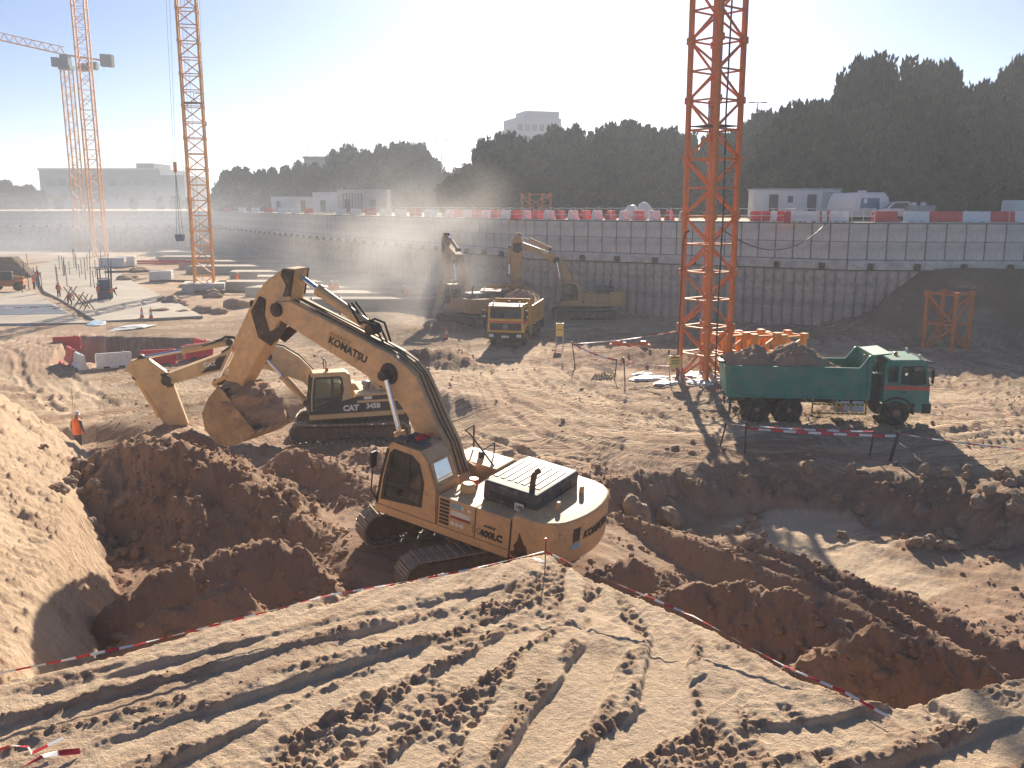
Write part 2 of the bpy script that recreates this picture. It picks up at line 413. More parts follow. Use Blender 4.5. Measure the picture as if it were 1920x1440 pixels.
    if inb.any():
        xi, yi = x[inb], y[inb]
        trk = np.zeros_like(xi); tm = np.zeros_like(xi); lip = np.zeros_like(xi); w2 = n2[inb] * .12 + n3[inb] * .05
        for k, (a, b, w, dep) in enumerate(PT):
            ddx, ddy = b[0] - a[0], b[1] - a[1]; LL = math.hypot(ddx, ddy)
            s = ((xi - a[0]) * ddx + (yi - a[1]) * ddy) / LL
            d = np.abs((xi - a[0]) * ddy - (yi - a[1]) * ddx) / LL + w2
            along = sstep(-.3, .5, s) * sstep(LL + .3, LL - .6, s) * sstep(-.55, .0, vnoise(s * .5 + k * 7, s * 0, 90 + k))
            core = sstep(w, w * .78, d) * along
            cle = .007 * np.tanh(3 * np.sin(s * 2 * math.pi / .21 + n3[inb] * 1.5)) * (n2[inb] > -.1) * (.5 + .5 * math.sin(k * 3.3))
            trk = trk * (1 - core) + (-dep * .38 + cle * .8) * core; tm = np.maximum(tm, core)
            lip = np.maximum(lip, np.exp(-((d - w * 1.25) / (w * .28)) ** 2) * along * (1 - core) * sstep(-.5, .2, vnoise(s * 1.7 + k, s * 0, 140 + k)))
        th = np.arctan2(xi - 1.6, 18.0 - yi); rq = np.hypot(xi - 1.6, 18.0 - yi); n5 = fbm(xi * 17, yi * 17, 2, 301)
        fan = vnoise(th * 11 + .25 * n2[inb], rq * .45, 302); fan2 = vnoise(th * 34 + .3 * n3[inb], rq * .7, 303); fan3 = vnoise(th * 105 + .2 * n3[inb], rq * .55, 304)
        flat = sstep(-.38, -.14, fan * .55 + .35 * fan2 + .55 * fbm(xi * .9, yi * .9, 3, 123))
        rough = (1 - tm) * (1 - flat * .9)
        c1 = clod[inb]; c2 = clod2[inb]; step_ = np.floor((n3[inb] * .5 + .5) * 6) / 6; stp2 = np.floor((n4[inb] * .5 + .5) * 4) / 4
        pzz = pz[inb] + trk + lip * (.008 + c1 * .03 + c2 * .055 + np.maximum(0, n4[inb]) * .04) + rough * (c1 * .035 + c2 * .05 + n4[inb] * .035 + step_ * .05 + stp2 * .04 + n5 * .022 - .05) + fan2 * .012 + fan3 * .011 + fan * .015 + flat * (1 - tm) * (.03 + step_ * .02 + stp2 * .012) + n4[inb] * .006
        edge = np.clip(sp[inb], 0, 9)
        pzz = pzz - edge * 3.0
        zz = z[inb]; sel = (sp[inb] < 0) | (pzz > zz)
        z[inb] = np.where(sel, np.where(sp[inb] < 0, np.maximum(pzz, zz * (sp[inb] > -.02) + -9 * (sp[inb] <= -.02)), pzz), zz)
        so = soil[inb]; soil[inb] = np.where(sel, .05 + rough * (.34 + .12 * n5) + lip * .34 - tm * .04 + .14 * fan2 + .10 * fan3 + .10 * fan + sstep(0, .1, sp[inb]) * .4 + n2[inb] * .10, so)
    out = sp >= .6
    z = np.where(out & (sp < 3.2), np.maximum(z, PLAT_Z - sp * 3.0), z)
    global ROADM
    ROADM = (1 - lm) * (sp > .6) * (left < -.3) * sstep(110, 70, y) * (1 - hm)
    return z, np.clip(soil, 0, 1)
def hz(x, y): return float(hfield(np.array([x]), np.array([y]))[0][0])

def soil_material(name):
    m, t, b = nt(name)
    at = t.nodes.new('ShaderNodeAttribute'); at.attribute_name = 'soil'
    g = t.nodes.new('ShaderNodeNewGeometry'); pos = g.outputs['Position']
    na = noise_node(t, 1.1, 6, .65, vec=pos); nb = noise_node(t, 9.0, 6, .7, vec=pos); nc = noise_node(t, 40.0, 4, .7, vec=pos)
    a1 = t.nodes.new('ShaderNodeMath'); a1.operation = 'MULTIPLY_ADD'; a1.inputs[1].default_value = .35; t.links.new(na.outputs[0], a1.inputs[0]); t.links.new(at.outputs['Fac'], a1.inputs[2])
    a2 = t.nodes.new('ShaderNodeMath'); a2.operation = 'MULTIPLY_ADD'; a2.inputs[1].default_value = .30; t.links.new(nb.outputs[0], a2.inputs[0]); t.links.new(a1.outputs[0], a2.inputs[2])
    a3 = t.nodes.new('ShaderNodeMath'); a3.operation = 'MULTIPLY'; a3.inputs[1].default_value = .75; t.links.new(a2.outputs[0], a3.inputs[0]); a2 = a3
    ra = t.nodes.new('ShaderNodeAttribute'); ra.attribute_name = 'road'
    wv = noise_node(t, .06, 2, .5, vec=pos); rot = t.nodes.new('ShaderNodeVectorRotate'); rot.rotation_type = 'Z_AXIS'
    an = t.nodes.new('ShaderNodeMapRange'); an.inputs[1].default_value = .3; an.inputs[2].default_value = .7; an.inputs[3].default_value = -.75; an.inputs[4].default_value = .75; t.links.new(wv.outputs[0], an.inputs[0])
    t.links.new(pos, rot.inputs['Vector']); t.links.new(an.outputs[0], rot.inputs['Angle'])
    def streak(sx, sy, det):
        mp = t.nodes.new('ShaderNodeMapping'); mp.inputs['Scale'].default_value = (sx, sy, .3); t.links.new(rot.outputs[0], mp.inputs['Vector'])
        return noise_node(t, 1.0, det, .65, vec=mp.outputs[0])
    s1 = streak(.22, 2.2, 4); s2 = streak(.5, 6.5, 3)
    sm = t.nodes.new('ShaderNodeMath'); sm.operation = 'ADD'; t.links.new(s1.outputs[0], sm.inputs[0]); t.links.new(s2.outputs[0], sm.inputs[1])
    sr = t.nodes.new('ShaderNodeMapRange'); sr.inputs[1].default_value = .75; sr.inputs[2].default_value = 1.25; sr.inputs[3].default_value = -.30; sr.inputs[4].default_value = .34; t.links.new(sm.outputs[0], sr.inputs[0])
    sx_ = t.nodes.new('ShaderNodeMath'); sx_.operation = 'MULTIPLY'; t.links.new(sr.outputs[0], sx_.inputs[0]); t.links.new(ra.outputs['Fac'], sx_.inputs[1])
    a4 = t.nodes.new('ShaderNodeMath'); a4.operation = 'ADD'; t.links.new(a2.outputs[0], a4.inputs[0]); t.links.new(sx_.outputs[0], a4.inputs[1]); a2 = a4
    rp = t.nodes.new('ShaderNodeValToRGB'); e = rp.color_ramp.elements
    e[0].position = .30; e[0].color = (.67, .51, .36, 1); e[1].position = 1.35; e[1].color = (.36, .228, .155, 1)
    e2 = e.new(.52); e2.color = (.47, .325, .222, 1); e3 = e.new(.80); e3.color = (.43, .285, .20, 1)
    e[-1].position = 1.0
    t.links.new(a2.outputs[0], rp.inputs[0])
    nv = ramp(t, nc.outputs[0], .3, .7, (.80, .80, .80, 1), (1.12, 1.12, 1.12, 1))
    mm = t.nodes.new('ShaderNodeMix'); mm.data_type = 'RGBA'; mm.blend_type = 'MULTIPLY'; mm.inputs[0].default_value = 1
    t.links.new(rp.outputs[0], mm.inputs[6]); t.links.new(nv.outputs[0], mm.inputs[7])
    t.links.new(mm.outputs[2], b.inputs['Base Color'])
    b.inputs['Roughness'].default_value = .95; b.inputs['Specular IOR Level'].default_value = .15
    ad = t.nodes.new('ShaderNodeMath'); ad.operation = 'MULTIPLY_ADD'; ad.inputs[1].default_value = .35; t.links.new(nc.outputs[0], ad.inputs[0]); t.links.new(nb.outputs[0], ad.inputs[2])
    sb = t.nodes.new('ShaderNodeMath'); sb.operation = 'MULTIPLY_ADD'; sb.inputs[1].default_value = -3.2; t.links.new(sx_.outputs[0], sb.inputs[0]); t.links.new(ad.outputs[0], sb.inputs[2])
    bp = t.nodes.new('ShaderNodeBump'); bp.inputs['Strength'].default_value = 1.0; bp.inputs['Distance'].default_value = .06
    t.links.new(sb.outputs[0], bp.inputs['Height']); t.links.new(bp.outputs[0], b.inputs['Normal'])
    return m
M_SOIL = soil_material('excavated_soil')

def grid_mesh(name, X, Y, Z, soil, material):
    nr, na = X.shape
    me = bpy.data.meshes.new(name); me.vertices.add(nr * na)
    me.vertices.foreach_set('co', np.stack([X, Y, Z], -1).astype(np.float32).ravel())
    i = np.arange(nr * na).reshape(nr, na)
    q = np.stack([i[:-1, :-1], i[:-1, 1:], i[1:, 1:], i[1:, :-1]], -1).reshape(-1, 4)
    me.loops.add(q.size); me.loops.foreach_set('vertex_index', q.astype(np.int32).ravel())
    me.polygons.add(len(q)); me.polygons.foreach_set('loop_start', (np.arange(len(q)) * 4).astype(np.int32))
    me.polygons.foreach_set('loop_total', np.full(len(q), 4, np.int32))
    me.polygons.foreach_set('use_smooth', np.ones(len(q), bool))
    me.update(calc_edges=True)
    a = me.attributes.new('soil', 'FLOAT', 'POINT'); a.data.foreach_set('value', soil.astype(np.float32).ravel())
    me.materials.append(material)
    return me
NA, NR = 1150, 880
az = np.linspace(R(-41), R(41), NA)
tt = np.linspace(0, 1, NR)
inv = (1 / 5.5) * (1 - tt) ** 1.25 + (1 / 235.0) * (1 - (1 - tt) ** 1.25)
rr = 1 / inv
AZ, RR = np.meshgrid(az, rr)
TX, TY = RR * np.sin(AZ), RR * np.cos(AZ)
TZ, TS = hfield(TX.ravel(), TY.ravel())
TRD = ROADM; TZ = TZ.reshape(TX.shape); TS = TS.reshape(TX.shape)
TZ = np.where(RR > 60, np.minimum(TZ, 7.0), TZ)
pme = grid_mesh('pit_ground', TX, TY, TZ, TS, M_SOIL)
pa_ = pme.attributes.new('road', 'FLOAT', 'POINT'); pa_.data.foreach_set('value', TRD.astype(np.float32).ravel())
pit = link('pit_ground', pme)
prop(pit, 'brown dug and rutted earth floor of the pit', None, None, 'structure')

# ================================================================ UPPER GROUND AND RETAINING WALLS
RIMLINE = [(95, 58), (62, 65.5), (25.5, 69.5), (2.0, 84.0), (-17.6, 115.0), (-68.0, 203.0), (-190, 214)]
M_CONC = mat('weathered_concrete', (.64, .58, .51), .85, var=.22, scale=.9, dirt=.2, dcol=(.36, .29, .23), bump=.3, bscale=14)
M_CONC_PALE = mat('pale_concrete', (.58, .55, .50), .85, var=.10, scale=.7, dirt=.25, dcol=(.42, .35, .27), bump=.2, bscale=10)
M_PILE = mat('stained_pile_concrete', (.52, .44, .365), .9, var=.28, scale=.8, dirt=.3, dcol=(.36, .26, .19), bump=.6, bscale=9)
M_DARKGAP = mat('dark_joint_filler', (.20, .17, .145), .9)
M_STEEL_RUST = mat('rusted_steel', (.16, .085, .05), .7, .2, var=.3, scale=5)
M_SAND = mat('sandy_upper_ground', (.44, .33, .22), .95, var=.2, scale=.15, dirt=.3, dcol=(.30, .22, .15), coord='World', bump=.4, bscale=2.0)
# ground around the pit, out to the horizon
mb = MB(); n = len(RIMLINE)
inner = [(x, y) for x, y in RIMLINE]
def outward(p, k): return (p[0] * 1.0, p[1] + 0) if k == 0 else p
ins = [(150, 40)] + inner + [(-260, 60)]
outs = [(3000, -900), (3000, 600), (2400, 2400), (700, 3000), (-200, 3000), (-900, 3000), (-2600, 2600), (-3000, 700), (-3000, -900)]
vs = [(x, y, RIM) for x, y in ins] + [(x, y, RIM) for x, y in outs]
fs = [(i, i + 9, i + 10, i + 1) for i in range(8)]
mb.add(vs, fs); g = mb.build('upper_ground', M_SAND); prop(g, 'sandy level ground around the pit', None, None, 'structure')

PANEL = None
def wall_run(a, b, label, pitch=1.42, piles=True, pile_sp=.78, slopey=0):
    a = Vector((a[0], a[1], 0)); b = Vector((b[0], b[1], 0)); d = b - a; L = d.length; ang = math.atan2(d.y, d.x)
    # local x along the wall; local +y points into the pit
    into = Vector((-math.sin(ang), math.cos(ang), 0)); flip = 1 if into.dot(Vector((0, 30, 0)) - (a + b) / 2) > 0 else -1
    if flip < 0: a, b = b, a; ang += math.pi
    t = empty('retaining_wall', (a.x, a.y, 0), (0, 0, ang), label, 'wall')
    MB().bb(0, L, -1.2, -.16, RIM - 2.75, RIM + .03).build('backing_wall', M_DARKGAP, t)
    MB().bb(-.02, L + .02, -1.3, -.06, RIM + .034, RIM + .10).build('coping', M_CONC_PALE, t)
    MB().prism([(-1.2, RIM - 3.55), (.26, RIM - 3.45), (.30, RIM - 2.95), (.16, RIM - 2.75), (-1.2, RIM - 2.75)], .0, L, 'x').build('capping_beam', M_CONC, t)
    MB().bb(0, L, -1.2, -.42, -3.5, RIM - 3.55).build('lagging', M_PILE, t)
    n = max(1, int(round(L / pitch))); w = L / n
    pm = MB().bb(-w / 2 + .045, w / 2 - .045, -.15, .0, -.655, .655).mesh('panel', M_CONC, bevel=.02, seg=1)
    for i in range(n):
        for r in range(2):
            o = link('panel', pm, t, ((i + .5) * w, random.uniform(-.02, .03), RIM - .70 - 1.345 * r), (random.uniform(-.012, .012), random.uniform(-.006, .006), random.uniform(-.012, .012)))
    if piles:
        m = int(L / pile_sp); sp = L / m
        ring = MB().ring((0, 0, 0), (0, 0, 1), [(.42, -3.4), (.42, RIM - 3.56)], 12).mesh('pile', M_PILE, smooth=True)
        for i in range(m): link('pile', ring, t, ((i + .5) * sp, -.30 + random.uniform(-.05, .05), 0), (0, 0, random.uniform(0, 6)))
    am = MB().box((0, .42, 0), (.42, .22, .42), Matrix.Rotation(R(-20), 3, 'X')).tube((0, .45, 0), (0, .75, -.18), .09, 8).mesh('anchor_head', M_STEEL_RUST)
    k = max(1, int(L / 3.1))
    for i in range(k): link('anchor_head', am, t, ((i + .5) * L / k, 0, RIM - 3.2), (0, 0, random.uniform(-.1, .1)))
    return t
wall_run(RIMLINE[1], RIMLINE[2], 'concrete panel wall above a soil slope at the right edge of the pit', 1.42)
wall_run(RIMLINE[2], RIMLINE[3], 'concrete panel wall on bored piles right behind the tall orange mast', 1.40)
wall_run(RIMLINE[3], RIMLINE[4], 'concrete panel wall on piles behind the two far excavators and the dust', 1.40)
wall_run(RIMLINE[4], RIMLINE[5], 'long hazy pit wall receding behind the striped concrete footings', 1.9, True, 1.1)
wall_run(RIMLINE[5], RIMLINE[6], 'distant hazy back wall of the pit behind the left cranes', 3.0, True, 2.2)

# concrete slab on the left and its strips
M_SLAB = mat('poured_blinding_concrete', (.44, .385, .32), .85, var=.16, scale=.25, dirt=.4, dcol=(.38, .31, .24), coord='World', bump=.15, bscale=4)
M_TRENCH = mat('trench_dark_blue', (.10, .12, .17), .55, var=.2, scale=.6)
sl = [gz(u, v, .25) for u, v in ((380, 592), (182, 602), (112, 560), (82, 545), (60, 505), (110, 483), (150, 487))] + [gz(u, v, .25) for u, v in ((215, 505), (262, 535), (330, 566))]
MB().prism([(p[0], p[1]) for p in sl], -.6, .25, 'z').build('concrete_slab', M_SLAB); prop(bpy.data.objects['concrete_slab'], kind='structure')
sl2 = [gz(u, v, .22) for u, v in ((165, 605), (-60, 607), (-60, 548), (62, 546))]
MB().prism([(p[0], p[1]) for p in sl2], -.6, .22, 'z').build('lower_slab', M_SLAB); prop(bpy.data.objects['lower_slab'], kind='structure')
sl3 = [gz(u, v, .23) for u, v in ((128, 588), (-60, 592), (-60, 573), (95, 570))]
MB().prism([(p[0], p[1]) for p in sl3], .225, .24, 'z').build('trench_sheet', M_TRENCH)  # flat sheet coloured dark blue, drawn on the slab in place of a trench
prop(bpy.data.objects['trench_sheet'], 'flat dark blue sheet standing for a trench at far left', 'sheet')
k = 0
for (x0, x1, y0, y1, h) in [(-31, -12, 108, 111, 1.0), (-33, -14, 100.5, 103.5, 1.0), (-27, -9.5, 94, 97, .95), (-24, -7.5, 88, 91, .95), (-21, -6.5, 82.5, 85, .9), (-36.5, -17, 116, 119.5, 1.0), (-44, -21, 125, 129, 1.1), (-50, -25, 136, 140, 1.1), (-58, -32, 148, 153, 1.1), (-64, -40, 164, 170, 1.1)]:
    jl = random.uniform(-.8, .8)
    pts = [(x0 + jl, y0), (x1 - jl, y0 + random.uniform(-.4, .4)), (x1 + random.uniform(-.6, .6), y1), (x0, y1)]
    o = MB().prism(pts, -.8, h, 'z').build('strip_footing', M_SLAB, bevel=.04, seg=1)
    k += 1
FOOT = [o for o in bpy.data.objects if o.name.startswith('strip_footing')]
for i, o in enumerate(sorted(FOOT, key=lambda o: min(v.co.y for v in o.data.vertices))):
    prop(o, f'long pale concrete strip footing, {ORD[i]} of the row counted from the near side', 'footing', 'parallel strip footings across the pit floor')

# ================================================================ TOWER CRANE MASTS
M_ORANGE = mat('orange_mast_paint', (.66, .18, .03), .5, var=.12, scale=2, dirt=.15)
M_AMBER = mat('amber_mast_paint', (.82, .36, .06), .5, var=.12, scale=2, dirt=.15)
M_GREY_STEEL = mat('grey_steel', (.30, .31, .33), .5, .5, var=.15)
M_DARK = mat('dark_steel', (.045, .045, .05), .55, .3, var=.2)
M_GALV = mat('galvanised_steel', (.55, .56, .57), .4, .7, var=.1)
_bars = {}
def bar_mesh(name, L, w, m, rnd=False):
    key = (name, round(L, 3), w, m.name)
    if key not in _bars:
        mb = MB()
        mb.tube((0, 0, 0), (L, 0, 0), w / 2, 8) if rnd else mb.box((L / 2, 0, 0), (L, w, w))
        _bars[key] = mb.mesh(name, m)
    return _bars[key]
def bar(name, a, b, w, m, parent, rnd=False):
    a, b = Vector(a), Vector(b); d = b - a
    o = link(name, bar_mesh(name, d.length, w, m, rnd), parent, a); o.rotation_euler = d.to_track_quat('X', 'Z').to_euler(); return o
def mast(loc, rz, s, bay, nb, m, label, leg=.20, br=.085, group=None, base=True, ladder=True, joined=False, name='crane_mast', platform=()):
    t = empty(name, loc, (0, 0, rz), label, 'crane' if nb > 6 else 'mast section', group)
    h = s / 2; c = [(-h, -h), (h, -h), (h, h), (-h, h)]; H = nb * bay
    if joined:
        mb = MB()
        for x, y in c: mb.box((x, y, H / 2), (leg, leg, H))
        mb.build('leg', m, t)
        for i in range(nb + 1):
            mb = MB()
            for k in range(4):
                a, b = c[k], c[(k + 1) % 4]; z = i * bay
                mb.tube((*a, z), (*b, z), br * .5, 4)
                if i < nb:
                    mb.tube((*(a if (i + k) % 2 else b), z), (*(b if (i + k) % 2 else a), z + bay), br * .55, 4)
            mb.build('lattice_bay', m, t)
    else:
        lm = MB().prism([(-leg / 2, -leg / 2), (leg / 2, -leg / 2), (leg / 2, leg / 2), (-leg / 2, leg / 2)], 0, H, 'z').mesh('leg', m, bevel=.02, seg=1)
        for x, y in c: link('leg', lm, t, (x, y, 0))
        for i in range(nb + 1):
            for k in range(4):
                a, b = c[k], c[(k + 1) % 4]; z = i * bay
                bar('horizontal_bar', (*a, z), (*b, z), br, m, t)
                if i < nb: bar('diagonal_bar', (*(a if (i + k) % 2 else b), z + .05), (*(b if (i + k) % 2 else a), z + bay - .05), br * 1.15, m, t)
        gm = MB().box((0, 0, 0), (leg * 1.5, leg * 1.5, .34)).mesh('joint_collar', m, bevel=.02, seg=1)
        for i in range(0, nb + 1, 2):
            for x, y in c: link('joint_collar', gm, t, (x, y, i * bay))
    if ladder:
        mb = MB(); lx = -h * .35
        for q in (-.2, .2): mb.tube((lx + q, -h * .2, .3), (lx + q, -h * .2, H), .02, 5)
        z = .5
        while z < H: mb.tube((lx - .2, -h * .2, z), (lx + .2, -h * .2, z), .012, 4); z += .3
        mb.build('ladder', M_GREY_STEEL, t)
    for z in platform:
        MB().bb(-h * .9, h * .9, -h * .9, h * .9, z, z + .06).build('platform', M_DARK, t)
        mb = MB()
        for px_ in (h * .1, h * .8): mb.tube((px_, h * .5, z), (px_, h * .5, z + 1.05), .03, 5)
        mb.tube((h * .1, h * .5, z + 1.05), (h * .8, h * .5, z + 1.05), .03, 5).tube((h * .1, h * .5, z + .5), (h * .8, h * .5, z + .5), .02, 5)
        mb.build('guard_rail', M_DARK, t)
    return t
z0 = hz(10.5, 48.4)
big = mast((10.45, 48.6, z0 - .15), R(38), 1.86, 1.46, 15, M_ORANGE, 'tall orange lattice crane mast standing behind the green dump truck', .235, .085, platform=(13.3,))
MB().bb(-1.35, 1.35, -1.35, 1.35, -.5, .16).build('base_block', M_CONC, big)
cb = MB(); cb.path([(-.2, -.95, .2), (-.22, -.96, 5), (-.12, -.95, 9), (-.25, -.95, 14), (-.16, -.95, 20), (-.2, -.95, 21.8)], .045, 6); cb.build('power_cable', M_DARK, big)
cb = MB(); cb.path([(-1.45, .65, .0), (-1.33, .7, 3), (-1.2, .75, 7.4), (-1.1, .7, 7.9), (-.9, .6, 8.0)], .05, 6); cb.build('feed_pipe', M_STEEL_RUST, big)
# loose base sections beside it
secs = [((12.1, 50.6), R(24), 1.5, 1.1), ((13.9, 50.9), R(20), 1.5, 1.08), ((15.6, 51.3), R(22), 1.45, 1.05)]
for i, (p, rz, s, hh) in enumerate(secs):
    mast((p[0], p[1], hz(*p) + .02), rz, s, hh * .95, 2, M_AMBER, 'short orange mast base section, ' + ('nearest the tall mast', 'middle one of the row behind the loaded soil', 'farthest from the tall mast')[i], .26, .11, 'orange base sections behind the green truck', ladder=False, name='mast_section')
sx, sy = 28.6, 59.2
mast((sx, sy, hz(sx, sy) - .3), R(36), 1.95, 1.95, 2, M_ORANGE, 'single orange mast section standing upright by the soil slope at right', .21, .085, ladder=False, name='mast_section')
# middle left mast
p = gz(384, 536, .6)
mid = mast((p[0], p[1], .1), R(14), 1.95, 1.62, 21, M_AMBER, 'orange crane mast rising beside the pale slab, nearest of the left cranes', .21, .09, platform=(19.8,))
MB().bb(-2.2, 2.2, -2.2, 2.2, -.6, .9).build('base_block', M_CONC, mid)
p = gz(189, 480)
lefty = mast((p[0], p[1], 0), R(10), 2.1, 1.75, 26, M_AMBER, 'tall hazy orange crane mast left of the nearest left crane, running out of view', .24, .11, joined=True, ladder=False)
# far crane with its jib in view
FY = 196.0
b0 = gy(155, 466, FY); tp = gy(132, 120, FY)
fc = mast((b0[0], FY, 0), R(12), 1.75, 1.75, int((tp[2]) / 1.75), M_AMBER, 'far crane with its jib pointing left and dark counterweights', .22, .10, joined=True, ladder=False, name='tower_crane')
fc.rotation_euler = (0, 0, 0); Hf = int(tp[2] / 1.75) * 1.75
def floc(u, v, y=FY): q = gy(u, v, y); return Vector((q[0] - b0[0], q[1] - FY, q[2]))
MB().bb(-1.2, 1.2, -1.2, 1.2, Hf, Hf + .8).box((0, 0, Hf + 1.8), (1.7, 1.7, 2.0)).build('slewing_unit', mat('blue_grey_machinery', (.10, .16, .20), .5), fc)
MB().box((-1.5, -1.2, Hf + 1.3), (1.3, 1.3, 1.8)).build('operator_cab', mat('blue_grey_machinery', (.10, .16, .20)), fc)
J0 = Vector((0, 0, Hf + 2.9)); J1 = J0 + Vector((-34, -6, 7.2)); dj = (J1 - J0).normalized(); upj = Vector((0, 0, 1)); sdj = dj.cross(upj).normalized()
mb = MB(); nj = 20; step = (J1 - J0).length / nj
for q in (-.6, .6): mb.tube(J0 + sdj * q, J1 + sdj * q, .09, 5)
mb.tube(J0 + upj * 1.5, J1 + upj * 1.3, .10, 5); mb.build('jib_chord', M_AMBER, fc)
mb = MB()
for i in range(nj):
    a = J0 + dj * step * i
    for q in (-.6, .6):
        mb.tube(a + sdj * q, a + dj * step * .5 + upj * 1.45, .05, 4).tube(a + dj * step * .5 + upj * 1.45, a + dj * step + sdj * q, .05, 4)
mb.build('jib_lattice', M_AMBER, fc)
K1 = J0 + Vector((9.2, 1.6, -1.2))
MB().tube(J0 + sdj * .5, K1 + sdj * .5, .14, 5).tube(J0 - sdj * .5, K1 - sdj * .5, .14, 5).build('counter_jib', M_AMBER, fc)
for i, (dx, dz, w, h_) in enumerate([(3.4, -2.4, 2.2, 1.5), (5.2, -2.1, 2.0, 1.5)]):
    MB().box(J0 + Vector((dx, .6, dz)), (w, 1.2, h_)).build('walkway_panel', mat('blue_grey_machinery', (.10, .16, .20)), fc)
for dx in (7.4, 8.6): MB().box(J0 + Vector((dx, 1.3, -.9 if dx < 8 else -1.0)), (1.15, 1.5, 2.4)).build('counterweight', mat('counterweight_concrete', (.20, .21, .21), .9), fc)
MB().box(J0 + dj * 20 + Vector((0, 0, -.7)), (2.2, 1.3, .7)).build('trolley', mat('red_oxide', (.28, .08, .05), .7), fc)
# hoisted bucket on its cables and a free hook near the middle mast
M_BLUE = mat('dark_blue_paint', (.06, .07, .16), .5, var=.2)
hb = gy(338, 452, 128); hk = empty('concrete_bucket', tuple(hb), (0, 0, 0), 'dark blue concrete bucket hanging on cables left of the middle mast', 'bucket')
MB().prism([(-.35, 0), (.35, 0), (.55, .5), (.55, .95), (-.55, .95), (-.55, .5)], -.5, .5, 'y').build('hopper', M_BLUE, hk, bevel=.03)
top = gy(308, -160, 128) - hb; blk = gy(329, 322, 128) - hb
MB().tube((0, 0, .95), tuple(blk), .04, 5).tube((-.45, 0, .95), tuple(blk), .03, 5).tube((.45, 0, .95), tuple(blk), .03, 5).build('sling', M_DARK, hk)
MB().box(tuple(blk + np.array([0, 0, .6])), (.4, .3, 1.4)).build('hook_block', M_ORANGE, hk)
MB().tube(tuple(blk + np.array([.12, 0, 1.2])), tuple(top + np.array([.3, 0, 0])), .022, 4).tube(tuple(blk + np.array([-.12, 0, 1.2])), tuple(top - np.array([.3, 0, 0])), .022, 4).build('hoist_cable', M_DARK, hk)
hb2 = gy(389, 322, 115); hk2 = empty('crane_hook', tuple(hb2), (0, 0, 0), 'small dark hook block with chain hanging right of the middle mast', 'hook')
blk = gy(385, 232, 115) - hb2; top = gy(366, -160, 115) - hb2
MB().tube((0, 0, 0), tuple(blk), .05, 5).tube((0, 0, 0), (0, 0, .9), .09, 6).build('chain', M_DARK, hk2)
MB().box(tuple(blk), (.3, .3, .55)).build('hook_block', M_DARK, hk2, bevel=.08)
MB().tube(tuple(blk), tuple(top), .018, 4).build('hoist_cable', M_DARK, hk2)

# ================================================================ EXCAVATORS
M_YEL = mat('excavator_yellow_paint', (.72, .46, .225), .6, var=.14, scale=1.2, dirt=.55, dcol=(.45, .31, .20), rust=.05)
M_YEL2 = mat('faded_yellow_paint', (.66, .47, .24), .6, var=.10, scale=1.0, dirt=.35, dcol=(.42, .29, .17), rust=.04)
M_YEL3 = mat('dusty_yellow_paint', (.56, .34, .13), .6, var=.12, scale=1.0, dirt=.4, dcol=(.38, .26, .16))
M_BLACK = mat('black_paint', (.025, .025, .028), .5, var=.2, dirt=.12, dcol=(.16, .12, .09))
M_HOOD = mat('dark_grey_hood', (.06, .065, .075), .6, var=.15, dirt=.3, dcol=(.30, .25, .20))
M_RUBBER = mat('black_rubber', (.02, .02, .02), .75, dirt=.2, dcol=(.14, .10, .07))
M_HOSE = mat('dusty_hose', (.10, .075, .055), .8, var=.3)
M_GREASE = mat('greasy_pivot', (.055, .038, .03), .7, var=.5, scale=3, dirt=.3, dcol=(.20, .13, .08))
M_CHROME = mat('polished_rod', (.72, .74, .80), .16, 1.0, var=.04)
M_TRACK = mat('worn_track_steel', (.34, .29, .245), .6, .25, var=.3, scale=4, dirt=.5, dcol=(.36, .26, .17))
M_MUD = mat('muddy_undercarriage', (.10, .07, .05), .85, var=.3, dirt=.5, dcol=(.22, .14, .085))
M_WHITE = mat('white_paint', (.78, .78, .76), .5, var=.06, dirt=.12)
M_RED = mat('red_paint', (.55, .03, .025), .45, var=.1)
M_LIGHTBLUE = mat('light_blue_sticker', (.25, .50, .72), .5)
M_LETTER = mat('dark_lettering', (.035, .03, .03), .6, var=.3, scale=12)
M_LETTER_FADED = mat('faded_lettering', (.42, .24, .09), .6)
M_INTERIOR = mat('cab_interior', (.06, .06, .06), .8)
def glass_material(name, tint, gl):
    m = bpy.data.materials.new(name); m.use_nodes = True; t = m.node_tree; t.nodes.clear()
    o = t.nodes.new('ShaderNodeOutputMaterial'); tr = t.nodes.new('ShaderNodeBsdfTransparent'); gs = t.nodes.new('ShaderNodeBsdfGlossy')
    df = t.nodes.new('ShaderNodeBsdfDiffuse'); df.inputs[0].default_value = (.45, .40, .33, 1)
    tr.inputs[0].default_value = c4(tint); gs.inputs['Roughness'].default_value = .06
    fr = t.nodes.new('ShaderNodeFresnel'); fr.inputs[0].default_value = 1.5
    mx = t.nodes.new('ShaderNodeMixShader'); t.links.new(fr.outputs[0], mx.inputs[0]); t.links.new(tr.outputs[0], mx.inputs[1]); t.links.new(gs.outputs[0], mx.inputs[2])
    n = noise_node(t, 3.0, 6, .7); rp = ramp(t, n.outputs[0], .35, .9, (0, 0, 0, 1), (gl, gl, gl, 1))
    m2 = t.nodes.new('ShaderNodeMixShader'); t.links.new(rp.outputs[0], m2.inputs[0]); t.links.new(mx.outputs[0], m2.inputs[1]); t.links.new(df.outputs[0], m2.inputs[2])
    t.links.new(m2.outputs[0], o.inputs[0]); return m
M_GLASS = glass_material('dusty_cab_glass', (.62, .68, .66), .35)
